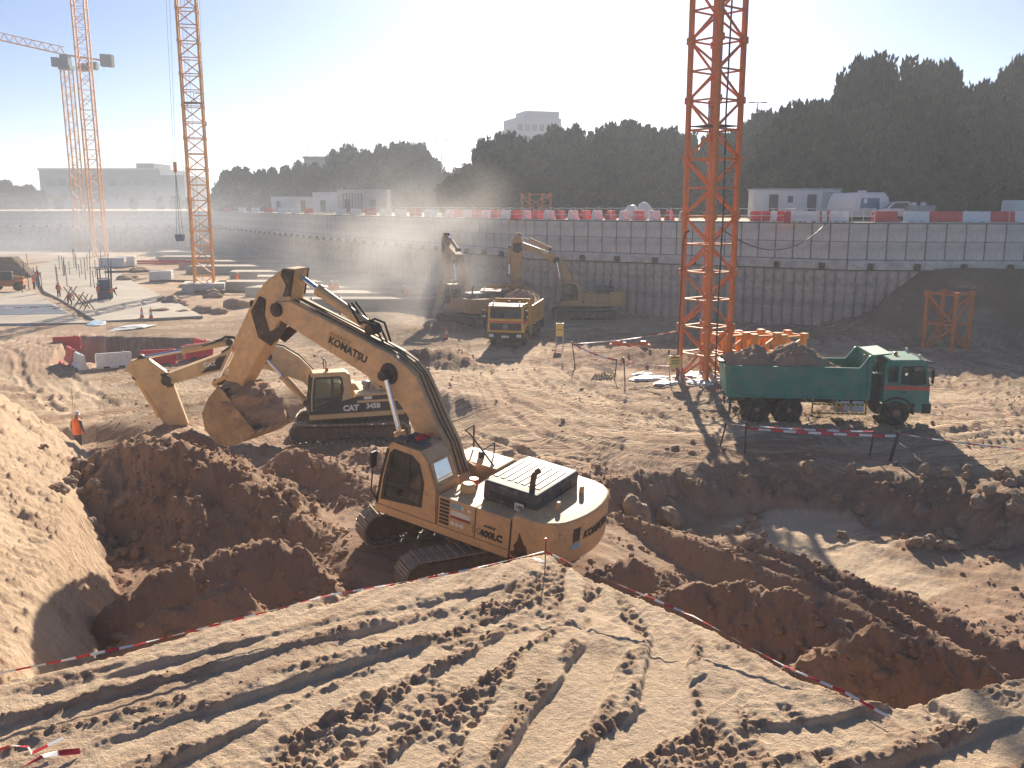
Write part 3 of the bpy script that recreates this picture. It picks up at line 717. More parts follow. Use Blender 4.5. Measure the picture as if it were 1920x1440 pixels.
def ringp(outer, inner, t0, t1, axis='y', mb=None):
    mb = mb or MB(); n = len(outer)
    f = {'y': lambda p, t: (p[0], t, p[1]), 'x': lambda p, t: (t, p[0], p[1]), 'z': lambda p, t: (p[0], p[1], t)}[axis]
    vs = [f(p, t) for t in (t0, t1) for l in (outer, inner) for p in l]
    fs = []
    for i in range(n):
        j = (i + 1) % n
        fs += [(i, j, n + j, n + i), (2 * n + i, 3 * n + i, 3 * n + j, 2 * n + j), (i, 2 * n + i, 2 * n + j, j), (n + i, n + j, 3 * n + j, 3 * n + i)]
    mb.add(vs, fs); return mb
def fix_normals(me):
    bm = bmesh.new(); bm.from_mesh(me); bmesh.ops.recalc_face_normals(bm, faces=bm.faces); bm.to_mesh(me); bm.free()
def inset(poly, d):
    cx = sum(p[0] for p in poly) / len(poly); cy = sum(p[1] for p in poly) / len(poly)
    out = []
    n = len(poly); area = sum(poly[i][0] * poly[(i + 1) % n][1] - poly[(i + 1) % n][0] * poly[i][1] for i in range(n)); sg = 1 if area > 0 else -1
    for i in range(n):
        a, b, c = Vector(poly[i - 1]), Vector(poly[i]), Vector(poly[(i + 1) % n])
        e1 = (b - a).normalized(); e2 = (c - b).normalized(); n1 = Vector((-e1.y, e1.x)) * sg; n2 = Vector((-e2.y, e2.x)) * sg
        k = (n1 + n2); k = k / max(.3, k.length_squared / 2) if k.length > 1e-6 else n1
        out.append((b.x + k.x * d, b.y + k.y * d))
    return out
def lump_mesh(name, m, seed, rx=1, ry=1, rz=1, sub=3, rough=.25, soil=None):
    bm = bmesh.new(); bmesh.ops.create_icosphere(bm, subdivisions=sub, radius=1)
    P = np.array([v.co[:] for v in bm.verts])
    d = 1 + rough * (fbm(P[:, 0] * 1.3 + seed * 3.1, P[:, 1] * 1.3 + P[:, 2] * 1.7, 4, seed) + .5 * fbm(P[:, 2] * 2.9 + seed, P[:, 0] * 2.6 - P[:, 1], 3, seed + 9))
    for v, k in zip(bm.verts, d): v.co = (v.co.x * k * rx, v.co.y * k * ry, v.co.z * k * rz)
    me = bpy.data.meshes.new(name); bm.to_mesh(me); bm.free()
    if soil is not None:
        a = me.attributes.new('soil', 'FLOAT', 'POINT'); a.data.foreach_set('value', np.full(len(me.vertices), soil, np.float32))
    me.materials.append(m); return me
SIDE = Matrix(((-1, 0, 0, 0), (0, 0, 1, 0), (0, 1, 0, 0), (0, 0, 0, 1)))          # lettering on a left flank
def letters(root, body, x, y, z, size, m, name='lettering', bold=.012, tilt=0, side='left', shear=0, bend=None):
    me = text_mesh(body, size, .006, bold, shear); me.materials.clear(); me.materials.append(m)
    o = link(name, me, root)
    if side == 'left': o.matrix_local = Matrix.Translation((x, y, z)) @ SIDE @ Matrix.Rotation(tilt, 4, 'Z')
    elif side == 'rear':
        for v in me.vertices:
            lx = v.co.x; v.co.z -= bend * lx * lx
        o.matrix_local = Matrix.Translation((x, y, z)) @ Matrix(((0, 0, -1, 0), (-1, 0, 0, 0), (0, 1, 0, 0), (0, 0, 0, 1)))
    elif side == 'front':
        o.matrix_local = Matrix.Translation((x, y, z)) @ Matrix(((0, 0, 1, 0), (1, 0, 0, 0), (0, 1, 0, 0), (0, 0, 0, 1)))
    return o

def crawler(root, yaw, shoes=True, L=4.25, rad=.46, gauge=1.37, width=.62, M4=None):
    """two crawler tracks with frame, rollers and shoes, turned by yaw under the upper body"""
    ca, sa = math.cos(yaw), math.sin(yaw)
    n = 46; per = 2 * L + 2 * math.pi * rad; pitch = per / n
    sm = MB().box((0, 0, 0), (pitch * .93, width, .045)).box((pitch * .25, 0, .04), (.03, width, .05)).box((-pitch * .15, 0, .035), (.025, width, .03)).box((0, .14, -.06), (pitch * .7, .1, .08)).box((0, -.14, -.06), (pitch * .7, .1, .08)).mesh('track_shoe', M_TRACK)
    for s in (1, -1):
        mb = MB()
        prof = [(-L / 2, .22), (L / 2, .22), (L / 2 + .1, .5), (L / 2 - .25, .74), (-L / 2 + .25, .74), (-L / 2 - .1, .5)]
        mb.prism(prof, -.19, .19)
        fr = mb.build('track_frame', M_MUD, root, bevel=.04, seg=1)
        fr.location = (-s * gauge * sa, s * gauge * ca, 0); fr.rotation_euler = (0, 0, yaw)
        for k, sx in enumerate((-1, 1)):
            w = MB().ring((sx * L / 2, -.16, rad + .02), (0, 1, 0), [(.14, -.02), (rad - .1, 0), (rad - .05, .06), (rad - .05, .26), (rad - .1, .32), (.14, .34)], 20)
            w.build('sprocket' if sx < 0 else 'idler', M_MUD, fr, smooth=True)
        rm = MB().ring((0, -.22, 0), (0, 1, 0), [(.10, 0), (.115, .05), (.115, .39), (.10, .44)], 10).mesh('roller', M_MUD, smooth=True)
        for k in range(7): link('roller', rm, fr, (-L / 2 + .5 + k * (L - 1.0) / 6, 0, .16))
        if shoes:
            parts = []
            for i in range(n):
                d = (i + .3) * pitch
                if d < L: x, z, a = -L / 2 + d, 2 * rad + .02, 0
                elif d < L + math.pi * rad:
                    t = (d - L) / rad; x, z, a = L / 2 + math.sin(t) * rad, rad + .02 + math.cos(t) * rad, t
                elif d < 2 * L + math.pi * rad: x, z, a = L / 2 - (d - L - math.pi * rad), .02, math.pi
                else:
                    t = (d - 2 * L - math.pi * rad) / rad; x, z, a = -L / 2 - math.sin(t) * rad, rad + .02 - math.cos(t) * rad, math.pi + t
                if a == 0: z -= .07 * math.sin(math.pi * (x + L / 2) / L) * 0 + .05 * (1 - (2 * x / L) ** 2)
                if shoes == 'joined': parts.append((x, z, a))
                else: link('track_shoe', sm, fr, (x, 0, z), (0, a, 0))
            if shoes == 'joined':
                mb = MB()
                for x, z, a in parts: mb.box((x, 0, z), (pitch * .93, width, .06), Matrix.Rotation(a, 3, 'Y'))
                mb.build('track_chain', M_TRACK, fr)['kind'] = 'stuff'
    MB().box((0, 0, .72), (1.6, 2.2, .4), Matrix.Rotation(yaw, 3, 'Z')).ring((0, 0, .85), (0, 0, 1), [(.75, 0), (.75, .3)], 24).build('undercarriage', M_MUD, root, bevel=.04, seg=1)

def cylinder(root, a, b, y, r, frac, paint, name='cylinder', split=None):
    """hydraulic cylinder from barrel end a to rod end b in the working plane"""
    a3, b3 = Vector((a[0], y, a[1])), Vector((b[0], y, b[1])); m = a3 + (b3 - a3) * frac; d = (b3 - a3).normalized()
    c = MB().tube(a3, m, r, 14).tube(m - d * .12, m, r * 1.18, 14).tube(a3, a3 + d * .12, r * 1.1, 14).build(name, paint, root, smooth=True)
    MB().tube(m - d * .02, b3, r * .55, 12).build('rod', M_CHROME, c, smooth=True)
    for e3 in (a3, b3): MB().tube((e3.x, y - r * 1.3, e3.z), (e3.x, y + r * 1.3, e3.z), r, 12).build('pin', M_GREASE, c, smooth=True)
    return c

BUCKET = [(-.12, .1), (.12, .12), (.5, -.25), (.86, -.8), (.78, -1.3), (.35, -1.66), (-.25, -1.68), (-.85, -1.42), (-1.42, -1.02)]
def bucket(root, pin, ang, sc, paint, width=1.55, load=True, seed=3):
    ca, sa = math.cos(ang) * sc, math.sin(ang) * sc
    T = lambda p: (pin[0] + p[0] * ca - p[1] * sa, pin[1] + p[0] * sa + p[1] * ca)
    outer = [T(p) for p in BUCKET]; w = width / 2
    inner = [T((p[0] * .93 - .03, p[1] * .94 + .02)) for p in BUCKET]
    mb = MB(); n = len(outer)
    for k in range(n - 1):
        a, b, c, d = outer[k], outer[k + 1], inner[k + 1], inner[k]
        vs = [(q[0], y, q[1]) for y in (-w, w) for q in (a, b, c, d)]
        mb.add(vs, [(0, 1, 2, 3), (7, 6, 5, 4), (0, 4, 5, 1), (2, 6, 7, 3), (1, 5, 6, 2), (3, 7, 4, 0)])
    bk = mb.build('bucket', paint, root)
    for y in (-w - .02, w - .03): MB().prism(outer, y, y + .05).build('side_plate', paint, bk)
    lip, prev = Vector(outer[-1]), Vector(outer[-2]); d = (lip - prev).normalized(); u = Vector((-d.y, d.x))
    tooth = []
    for k in range(5):
        y = -w + .13 + k * (width - .26) / 4; a = lip - d * .05; tip = lip + d * .24 * sc
        MB().add([(a.x + u.x * .05, y - .07, a.y + u.y * .05), (a.x + u.x * .05, y + .07, a.y + u.y * .05), (a.x - u.x * .05, y + .07, a.y - u.y * .05), (a.x - u.x * .05, y - .07, a.y - u.y * .05), (tip.x, y - .035, tip.y), (tip.x, y + .035, tip.y)],
                 [(0, 1, 2, 3), (0, 4, 5, 1), (2, 5, 4, 3), (0, 3, 4), (1, 5, 2)]).build('tooth', M_TRACK, bk)
    for y in (-.26, .26):
        MB().prism([T((-.2, .14)), T((.14, .2)), T((.62, -.2)), T((.3, -.5)), T((-.15, -.25))], y - .04, y + .04).build('lug', paint, bk)
    if load:
        me = lump_mesh('soil_load', M_SOIL, seed, .98 * sc, w * 1.12, .80 * sc, 5, .42, .5)
        q = T((-.40, -.55)); o = link('soil_load', me, bk, (q[0], 0, q[1]), (0, -ang, 0))
    return bk

def cab_left(root, paint, dark, style):
    x0, x1, y0, y1, zb, zt = .06, 1.98, .60, 1.60, 1.42, 3.22
    if style == 'round':
        out = [(1.98, zb), (1.86, 2.2), (1.66, 3.02), (1.50, zt), (.62, zt - .02), (.34, 2.95), (.10, 2.40), (.06, zb)]
        win = [(1.80, 1.58), (1.72, 2.2), (1.55, 2.92), (1.42, 3.05), (.86, 3.03), (.62, 2.86), (.46, 2.40), (.50, 1.72)]
    else:
        out = [(2.0, zb), (1.98, 2.2), (1.86, 3.05), (1.78, zt), (.40, zt), (.22, 3.1), (.12, 2.40), (.12, zb)]
        win = [(1.84, 1.62), (1.82, 2.2), (1.73, 2.95), (1.66, 3.04), (.66, 3.04), (.55, 2.96), (.50, 2.45), (.62, 1.95)]
    cab = empty_part = MB().bb(x0, x1 - .02, y0 + .02, y1 - .02, zb - .06, zb).build('cab', M_INTERIOR, root)
    for (a, b) in ((y1 - .06, y1), (y0, y0 + .05)):
        o = ringp(out, win, a, b).build('cab_side', paint, cab); fix_normals(o.data)
    inn = inset(win, .085)
    o = ringp(inset(win, -.01), inn, y1 - .03, y1 + .012).build('door_frame', dark, cab); fix_normals(o.data)
    xm = .98
    MB().bb(xm - .05, xm + .05, y1 - .02, y1 + .008, 1.66, 2.98).build('door_pillar', dark, cab)
    MB().bb(.56, 1.74, y1 - .02, y1 + .008, 2.02, 2.14).build('door_rail', dark, cab)
    MB().prism(inset(win, .03), y1 - .018, y1 - .012).build('side_glass', M_GLASS, cab)
    MB().prism(inset(win, .03), y0 + .012, y0 + .018).build('side_glass', M_GLASS, cab)
    # roof, front and rear
    rf = [out[2], out[3], out[4], out[5]]
    MB().prism([(rf[0][0], rf[0][1]), rf[1], rf[2], rf[3], (rf[2][0], rf[2][1] - .07), (rf[1][0] - .05, rf[1][1] - .07)], y0 + .003, y1 - .003).build('roof', paint, cab, bevel=.015, seg=1)
    for ya, yb in ((y0 + .0, y0 + .07), (y1 - .07, y1)):
        MB().prism([out[0], out[1], out[2], (out[2][0] - .08, out[2][1]), (out[1][0] - .08, out[1][1]), (out[0][0] - .08, out[0][1])], ya + .002, yb + .004).build('front_pillar', dark, cab)
    MB().add([(out[0][0] - .03, y0 + .07, zb + .3), (out[0][0] - .03, y1 - .07, zb + .3), (out[2][0] - .04, y1 - .07, out[2][1]), (out[2][0] - .04, y0 + .07, out[2][1])], [(0, 1, 2, 3)]).build('windscreen', M_GLASS, cab)
    MB().bb(out[0][0] - .08, out[0][0] - .005, y0 + .07, y1 - .07, zb, zb + .32).build('front_sill', dark, cab)
    a, b, c = out[5], out[6], out[7]
    # rear wall with a window
    e0 = Vector((b[0], 0, b[1])); e1 = Vector((a[0], 0, a[1])); rv = []
    def rear(yv, f): p = e0 + (e1 - e0) * f; return (p.x, yv, p.z)
    o_ = [rear(y0, 0), rear(y1, 0), rear(y1, 1), rear(y0, 1)]; i_ = [rear(y0 + .14, .10), rear(y1 - .14, .10), rear(y1 - .18, .92), rear(y0 + .18, .92)]
    off = Vector((.05, 0, -.02)); vs = o_ + i_ + [tuple(Vector(p) + off) for p in o_ + i_]; fs = []
    for i in range(4):
        j = (i + 1) % 4; fs += [(i, j, 4 + j, 4 + i), (8 + i, 12 + i, 12 + j, 8 + j), (4 + i, 4 + j, 12 + j, 12 + i), (i, 8 + i, 8 + j, j)]
    o = MB().add(vs, fs).build('rear_wall', paint, cab); fix_normals(o.data)
    MB().add([tuple(Vector(p) + off * .5) for p in i_], [(0, 1, 2, 3)]).build('rear_glass', M_GLASS, cab)
    MB().bb(c[0], c[0] + .06, y0, y1 - .06, zb, b[1]).build('rear_panel', paint, cab)
    o = ringp([(y0 + .12, b[1] + .03), (y1 - .12, b[1] + .03), (y1 - .16, a[1] - .03), (y0 + .16, a[1] - .03)], [(y0 + .16, b[1] + .08), (y1 - .16, b[1] + .08), (y1 - .20, a[1] - .08), (y0 + .2, a[1] - .08)], 0, .02, 'x')
    # seat
    MB().bb(.55, 1.05, .85, 1.35, zb, 1.85).bb(.42, .58, .85, 1.35, 1.8, 2.55).bb(.40, .52, .97, 1.23, 2.55, 2.8).build('seat', M_INTERIOR, cab, bevel=.05, seg=1)
    MB().box((1.5, 1.1, 1.8), (.25, .5, .7)).build('console', M_INTERIOR, cab, bevel=.03, seg=1)
    return cab

def boom_side(root, top, bot, paint, half, hoses=True, name='boom'):
    prof = top + bot[::-1]
    b = MB().prism(prof, -half, half).build(name, paint, root, bevel=.03, seg=1)
    return b
def hose_path(top, y, off, wob=.03, seed=0):
    rnd = random.Random(seed); pts = []
    for i, (x, z) in enumerate(top):
        a = Vector(top[max(0, i - 1)]); c = Vector(top[min(len(top) - 1, i + 1)]); d = (c - a).normalized(); nrm = Vector((d.y, -d.x)); nrm = nrm if nrm.y > 0 else -nrm
        if abs(nrm.y) < .4 and nrm.x > 0: nrm = -nrm
        pts.append((x + nrm.x * off + rnd.uniform(-wob, wob), y + rnd.uniform(-wob, wob), z + nrm.y * off + rnd.uniform(-wob, wob)))
    return pts

def excavator(S):
    root = empty('excavator', S['loc'], (0, 0, 0), S['label'], 'excavator', 'excavators working in the pit')
    M4 = Matrix.Translation(S['loc']) @ rotm(*S['rot']).to_4x4(); root.matrix_world = M4
    P, D = S['paint'], S['dark']; near = S.get('near', False)
    crawler(root, S['yaw'], S['shoes'])
    # ---- upper frame
    MB().bb(-2.2, 1.95, -1.6, 1.6, 1.16, 1.30).build('platform', M_MUD, root, bevel=.02, seg=1)
    MB().prism([(1.98, 1.20), (1.98, 1.41), (-2.12, 1.41), (-2.12, 1.20)], 1.50, 1.64).build('side_skirt', P, root, bevel=.015, seg=1)
    MB().prism([(1.9, 1.20), (1.9, 1.41), (-2.12, 1.41), (-2.12, 1.20)], -1.64, -1.50).build('side_skirt', P, root, bevel=.015, seg=1)
    zt = S.get('decktop', 2.22)
    MB().bb(-1.13, -.02, .72, 1.62, 1.42, zt).build('radiator_door', P, root, bevel=.025)
    MB().bb(-2.13, -1.145, .72, 1.62, 1.42, zt).build('pump_door', P, root, bevel=.025)
    MB().bb(-2.13, -.3, -1.60, .715, 1.305, zt - .03).build('engine_bay', P, root, bevel=.02, seg=1)
    MB().bb(-.29, 1.15, -1.62, -.62, 1.42, zt + .05).build('fuel_tank', P, root, bevel=.04)
    MB().bb(1.16, 1.88, -1.60, -.66, 1.42, 1.95).build('tool_box', P, root, bevel=.04)
    # counterweight with a curved back
    out = [(-2.15, 1.62), (-2.75, 1.61), (-3.05, 1.52), (-3.28, 1.32)] + [(-3.6 + .155 * y * y, y) for y in (1.15, .8, .4, 0, -.4, -.8, -1.15)] + [(-3.28, -1.32), (-3.05, -1.52), (-2.75, -1.61), (-2.15, -1.62)]
    cw = MB().prism(out, 1.24, zt + .14, 'z').build('counterweight', S.get('cwpaint', P), root, bevel=.07, smooth=True, seg=3)
    for y in (.62, -.62):
        o = ringp([(-.09, -.05), (.09, -.05), (.09, .12), (.05, .17), (-.05, .17), (-.09, .12)], [(-.035, .04), (.035, .04), (.04, .08), (.02, .11), (-.02, .11), (-.04, .08)], -.03, .03, 'x').build('lifting_eye', P, cw, loc=(-2.85, y, zt + .16)); fix_normals(o.data)
    # hood
    hp = S.get('hoodpaint', M_HOOD)
    hd = MB().bb(-2.5, -.95, -1.12, 1.06, zt - .02, zt + .50).build('engine_hood', hp, root, bevel=.09, smooth=True, seg=3)
    for i in range(7):
        MB().bb(-2.30 + i * .2, -2.19 + i * .2, -.75, .65, zt + .49, zt + .515).build('hood_louvre', M_BLACK, hd)
    for i in range(5):
        for r in range(2): MB().bb(-2.516, -2.49, -.7 + i * .17, -.6 + i * .17, zt + .14 + r * .12, zt + .22 + r * .12).build('vent_slot', M_BLACK, hd)
    MB().bb(-2.2, -1.15, 1.05, 1.075, zt + .12, zt + .26).build('vent_slot', M_BLACK, hd)
    ex = S.get('exhaust', (-2.15, .72))
    MB().path([(ex[0], ex[1], zt + .48), (ex[0], ex[1], zt + .80), (ex[0] - .03, ex[1] - .03, zt + .92), (ex[0] - .12, ex[1] - .1, zt + 1.0)], .075, 10).build('exhaust_pipe', M_STEEL_RUST, root, smooth=True)
    cab_left(root, P, D, S.get('cab', 'round'))
    # ---- working arm
    half = S.get('half', .34)
    bm_ = boom_side(root, S['top'], S['bot'], P, half)
    a, b = S['top'][-1], S['bot'][-1]
    MB().prism([a, b, (b[0] - .55, 1.5), (a[0] - .45, 1.5)], -half + .03, half - .03).build('boom_foot', P, bm_, bevel=.02, seg=1)
    MB().prism([(.95, 1.3), (.2, 1.3), (.25, 2.3), (.75, 2.45)], -half - .12, -half - .04).prism([(.95, 1.3), (.2, 1.3), (.25, 2.3), (.75, 2.45)], half + .04, half + .12).build('boom_bracket', P, root)
    st = MB().prism(S['stick'], -half * .8, half * .8).build('stick', P, root, bevel=.03, seg=1)
    j = S['joint']; MB().tube((j[0], -half - .1, j[1]), (j[0], half + .1, j[1]), .2, 16).build('pivot_pin', M_GREASE, st, smooth=True)
    for y in (-half * .8 - .035, half * .8): # cheek plates wrapping the joint
        MB().prism(S['cheek'], y, y + .035).build('cheek_plate', M_GREASE, st, bevel=.008, seg=1)
    cylinder(root, *S['armcyl'], 0, .15, S.get('armfrac', .68), P, 'arm_cylinder')
    cylinder(root, *S['bktcyl'], 0, .12, S.get('bktfrac', .6), P, 'bucket_cylinder')
    for y in (half + .17, -half - .17): cylinder(root, *S['boomcyl'], y, .13, S.get('boomfrac', .45), P, 'boom_cylinder')
    lg = S['boomcyl'][1]; MB().tube((lg[0], -half - .32, lg[1]), (lg[0], half + .32, lg[1]), .14, 12).build('lug_pin', M_GREASE, bm_, smooth=True)
    MB().ring((lg[0], half + .002, lg[1]), (0, 1, 0), [(.30, 0), (.28, .04), (.2, .06)], 16).build('lug_plate', M_GREASE, bm_)
    pn = S['pin']; bk = bucket(root, pn, S['bang'], S.get('bsc', 1.0), S.get('bpaint', P), load=S.get('load', True))
    e = S['bktcyl'][1]; c_ = math.cos(S['bang']); s_ = math.sin(S['bang']); q = (pn[0] + .42 * c_ + .22 * s_, pn[1] + .42 * s_ - .22 * c_)
    mb = MB()
    for y in (-.24, .24): mb.tube((e[0], y, e[1]), (q[0], y, q[1]), .07, 8).tube((e[0], y, e[1]), (S['linkp'][0], y, S['linkp'][1]), .06, 8)
    mb.build('link_arm', P, st, smooth=True)
    if S.get('hoses', True):
        for k, (y, off) in enumerate(((.16, .03), (.02, .04), (-.14, .03))):
            MB().path(hose_path(S['top'][1:], y, off, .02, k), .022, 6).build('hose', M_HOSE, bm_)
        r0 = S['armcyl'][0]
        for k in range(3):
            y = -.15 + .15 * k; t0 = Vector((r0[0], r0[1])); t1 = Vector(S['armcyl'][1]); mid = t0 + (t1 - t0) * .45
            MB().path([(t0.x - .5, y, t0.y - .28), (t0.x - .2, y * 1.5, t0.y + .18), (t0.x + .15, y * 1.6, t0.y + .22), (t0.x + .3, y * 1.4, t0.y + .12), (mid.x - .5, y, mid.y + .12)], .03, 6).build('hose', M_RUBBER, bm_)
    return root

# ---- near excavator
S1 = dict(loc=EX_C, rot=(EX_H, EX_P, EX_R), label='large yellow excavator with raised boom in the foreground, bucket full of soil', paint=M_YEL, dark=M_BLACK,
    yaw=R(30 + 180 - 149), shoes=True, near=True,
    top=[(6.9, 5.72), (6.27, 5.83), (4.09, 5.36), (3.30, 5.18), (2.64, 5.04), (2.19, 4.85), (1.82, 4.62), (1.5, 4.15), (1.11, 3.53), (.72, 3.0), (.35, 2.2)],
    bot=[(6.92, 5.26), (5.33, 4.80), (3.81, 4.37), (3.24, 4.19), (2.78, 4.03), (2.40, 3.82), (2.02, 3.46), (1.73, 3.0), (1.45, 2.45), (1.05, 1.9)],
    stick=[(6.61, 6.72), (6.18, 6.75), (6.36, 5.8), (6.75, 5.2), (7.57, 4.0), (8.1, 3.2), (8.4, 2.72), (8.95, 2.5), (9.1, 2.75), (8.70, 3.75), (8.06, 5.03), (7.73, 5.75), (7.36, 6.2)],
    joint=(6.78, 5.5), cheek=[(7.9, 5.25), (7.55, 5.75), (7.3, 5.7), (7.35, 5.2), (7.15, 4.75), (6.75, 5.0), (6.5, 5.65), (6.32, 5.6), (6.6, 4.8), (7.1, 4.35), (7.6, 4.5)],
    armcyl=((3.55, 5.50), (6.4, 6.56)), armfrac=.70, bktcyl=((7.98, 5.42), (9.62, 2.62)), bktfrac=.58, boomcyl=((1.75, 2.0), (2.68, 4.5)), boomfrac=.42,
    pin=(8.72, 2.66), bang=R(-4), bsc=1.0, linkp=(8.98, 3.0), bpaint=mat('earth_caked_steel', (.38, .27, .17), .8, var=.3, scale=2, dirt=.5, dcol=(.30, .19, .11)))
X1 = excavator(S1)
for y in (.275, -.31): MB().prism([(6.63, 6.70), (6.19, 6.73), (6.33, 5.95), (6.62, 5.9), (6.50, 6.25), (6.70, 6.5)], y, y + .03).build('grease_plate', M_GREASE, X1)
letters(X1, '400LC', -1.62, 1.626, 1.62, .24, M_LETTER, bold=.012)
letters(X1, 'PC', -1.20, 1.626, 1.62, .24, M_LETTER_FADED, bold=.006)
letters(X1, 'AVANCE', -1.55, 1.626, 1.83, .085, M_LETTER, bold=.004, shear=.3)
letters(X1, 'KOMATSU', -3.615, -.1, 1.85, .27, M_LETTER, side='rear', bend=.155, bold=.012, shear=.15)
tl = math.atan2(5.36 - 5.83, 4.09 - 6.27)
letters(X1, 'KOMATSU', 4.15, .345, 4.86, .30, M_LETTER, bold=.010, tilt=-R(13), shear=.1)
letters(X1, 'AVANCE', 4.45, .345, 5.13, .2, M_LETTER_FADED, bold=.004, tilt=-R(13), shear=.3)
for i in range(7): MB().bb(-.36, -.08, 1.615, 1.632, 1.50 + i * .10, 1.565 + i * .10).build('louvre', M_BLACK, X1)
for nm, m, (x0, x1, z0_, z1_) in (('blue_sticker', M_LIGHTBLUE, (-.72, -.42, 2.02, 2.13)), ('white_sticker', M_WHITE, (-.78, -.725, 2.02, 2.13)), ('white_plate', M_WHITE, (-1.0, -.42, 1.82, 1.95)), ('red_plate', mat('dark_red_sticker', (.25, .05, .04)), (-1.0, -.42, 1.74, 1.80))):
    MB().bb(x0, x1, 1.618, 1.628, z0_, z1_).build(nm, m, X1)
for i in range(3): MB().ring((-.48 - i * .14, 1.62, 1.60), (0, 1, 0), [(.06, 0), (.06, .01)], 14).build('round_sticker', M_WHITE, X1)
MB().ring((-.95, 1.62, 2.06), (0, 1, 0), [(.05, 0), (.05, .01)], 14).build('round_sticker', M_WHITE, X1)
MB().box((-3.5, .80, 1.95), (.02, .24, .36), Matrix.Rotation(-.22, 3, 'Z')).build('dark_plate', M_BLACK, X1)
MB().box((-3.505, .82, 1.66), (.02, .30, .12), Matrix.Rotation(-.22, 3, 'Z')).build('blue_sticker', M_LIGHTBLUE, X1)
MB().box((-2.05, 1.13, 2.34), (.25, .015, .2)).build('white_plate', M_WHITE, X1)
letters(X1, '100', -2.05, 1.14, 2.34, .13, M_LETTER, bold=.003)
for (x, y, a, w) in ((1.15, .95, .05, .5), (.85, 1.3, -.1, .45), (1.35, 1.35, .15, .35)):
    MB().box((x, y, 3.27), (w, .34, .05), Matrix.Rotation(a, 3, 'Z')).build('roof_board', M_HOOD, X1)
MB().box((1.0, 1.1, 3.34), (.12, .3, .10)).tube((.95, 1.0, 3.34), (.7, .95, 3.5), .02, 5).build('work_lamp', M_RED, X1)
MB().path([(-.1, -.8, 2.27), (.75, -.85, 2.95), (.95, -.9, 3.0), (1.0, -1.4, 3.0), (1.02, -1.5, 2.3)], .025, 6).path([(.3, -.82, 2.6), (.35, -1.5, 2.62), (.35, -1.52, 2.28)], .02, 6).build('hand_rail', M_BLACK, X1)
MB().ring((.5, -1.1, 2.26), (0, 0, 1), [(.09, 0), (.09, .14), (.06, .18)], 12).build('fuel_cap', M_BLACK, X1, smooth=True)
MB().ring((-.45, .95, 2.21), (0, 0, 1), [(.17, 0), (.19, .03), (.19, .2), (.14, .24)], 16).build('filter_cap', M_YEL2, X1, smooth=True)
MB().ring((-.35, .55, 2.2), (0, 0, 1), [(.12, 0), (.12, .22)], 12).build('red_canister', M_RED, X1, smooth=True)
MB().path([(1.9, 1.62, 1.5), (2.02, 1.75, 1.8), (1.95, 1.78, 2.6), (1.85, 1.7, 2.9)], .02, 6).box((1.9, 1.84, 2.72), (.06, .2, .42)).build('mirror', M_BLACK, X1)
me = MB().add([(1.55, 1.54, 1.75), (1.2, 1.54, 1.72), (1.22, 1.54, 2.0), (1.5, 1.54, 2.03)], [(0, 1, 2, 3)]).build('paper_notice', M_WHITE, X1)

for x in (-1.138, -2.142): MB().bb(x - .012, x + .012, 1.615, 1.6225, 1.42, 2.2).build('panel_seam', M_BLACK, X1)
M_RUSTP = mat('rust_streaks', (.11, .045, .025), .85, var=.4, scale=8)
for (x, z, w, h) in ((-2.42, 1.62, .16, .34), (-2.36, 1.40, .22, .14), (-2.58, 1.5, .08, .2)):
    MB().prism([(x - w, z - h * .8), (x - w * .3, z - h), (x + w * .5, z - h * .7), (x + w, z - h * .1), (x + w * .4, z + h * .4), (x + w * .2, z + h), (x - w * .3, z + h * .6), (x - w * .8, z + h * .1)], 1.612, 1.6235).build('rust_patch', M_RUSTP, X1)
# ---- second excavator behind the spoil heap
CAT_C = (-7.25, 40.0, -.95)
S2 = dict(loc=CAT_C, rot=(R(197), 0, 0), label='dusty yellow excavator with black stripe working low behind the spoil heap', paint=M_YEL2, dark=M_BLACK,
    yaw=R(-10), shoes=True, cab='square', hoodpaint=M_YEL2, exhaust=(-1.3, .3), cwpaint=M_BLACK,
    top=[(7.7, 3.28), (5.42, 4.05), (5.01, 4.30), (3.69, 4.40), (2.89, 4.22), (2.23, 3.76), (1.6, 3.05), (.6, 2.0)],
    bot=[(7.55, 2.86), (5.33, 3.36), (4.41, 3.42), (3.48, 3.23), (2.14, 2.66), (1.7, 2.2), (1.2, 1.7)],
    stick=[(9.3, 3.57), (9.06, 3.9), (8.43, 4.0), (7.72, 3.38), (7.45, 2.79), (6.78, .35), (7.1, .05), (7.5, .2), (7.85, 1.2), (8.58, 2.72), (8.98, 3.22)],
    joint=(7.72, 3.02), cheek=[(7.95, 3.3), (7.6, 3.35), (7.4, 3.05), (7.45, 2.75), (7.7, 2.7), (7.75, 2.95)],
    armcyl=((5.1, 4.50), (8.65, 3.98)), armfrac=.55, bktcyl=((8.95, 3.2), (7.80, .85)), bktfrac=.75, boomcyl=((2.05, 1.75), (3.67, 3.83)), boomfrac=.6,
    pin=(7.0, .2), bang=R(40), bsc=.95, linkp=(7.3, .9), load=False)
X2 = excavator(S2)
MB().prism([(1.98, 1.43), (1.98, 1.55), (.62, 1.95), (-.1, 2.12), (-2.12, 2.12), (-2.12, 1.43)], 1.622, 1.634).build('black_band', M_BLACK, X2)
MB().bb(-2.12, -.05, 1.630, 1.640, 1.83, 1.93).build('yellow_stripe', M_YEL2, X2)
letters(X2, 'CAT', .22, 1.645, 1.62, .34, M_WHITE, bold=.02)
letters(X2, '345B', -.75, 1.645, 1.66, .30, M_WHITE, bold=.012)
letters(X2, 'CAT', 5.95, .345, 3.62, .26, M_WHITE, bold=.012, tilt=R(10))
MB().prism([(5.55, 3.38), (6.35, 3.25), (5.55, 3.93), (5.25, 3.98)], .341, .347).build('black_band', M_BLACK, X2)
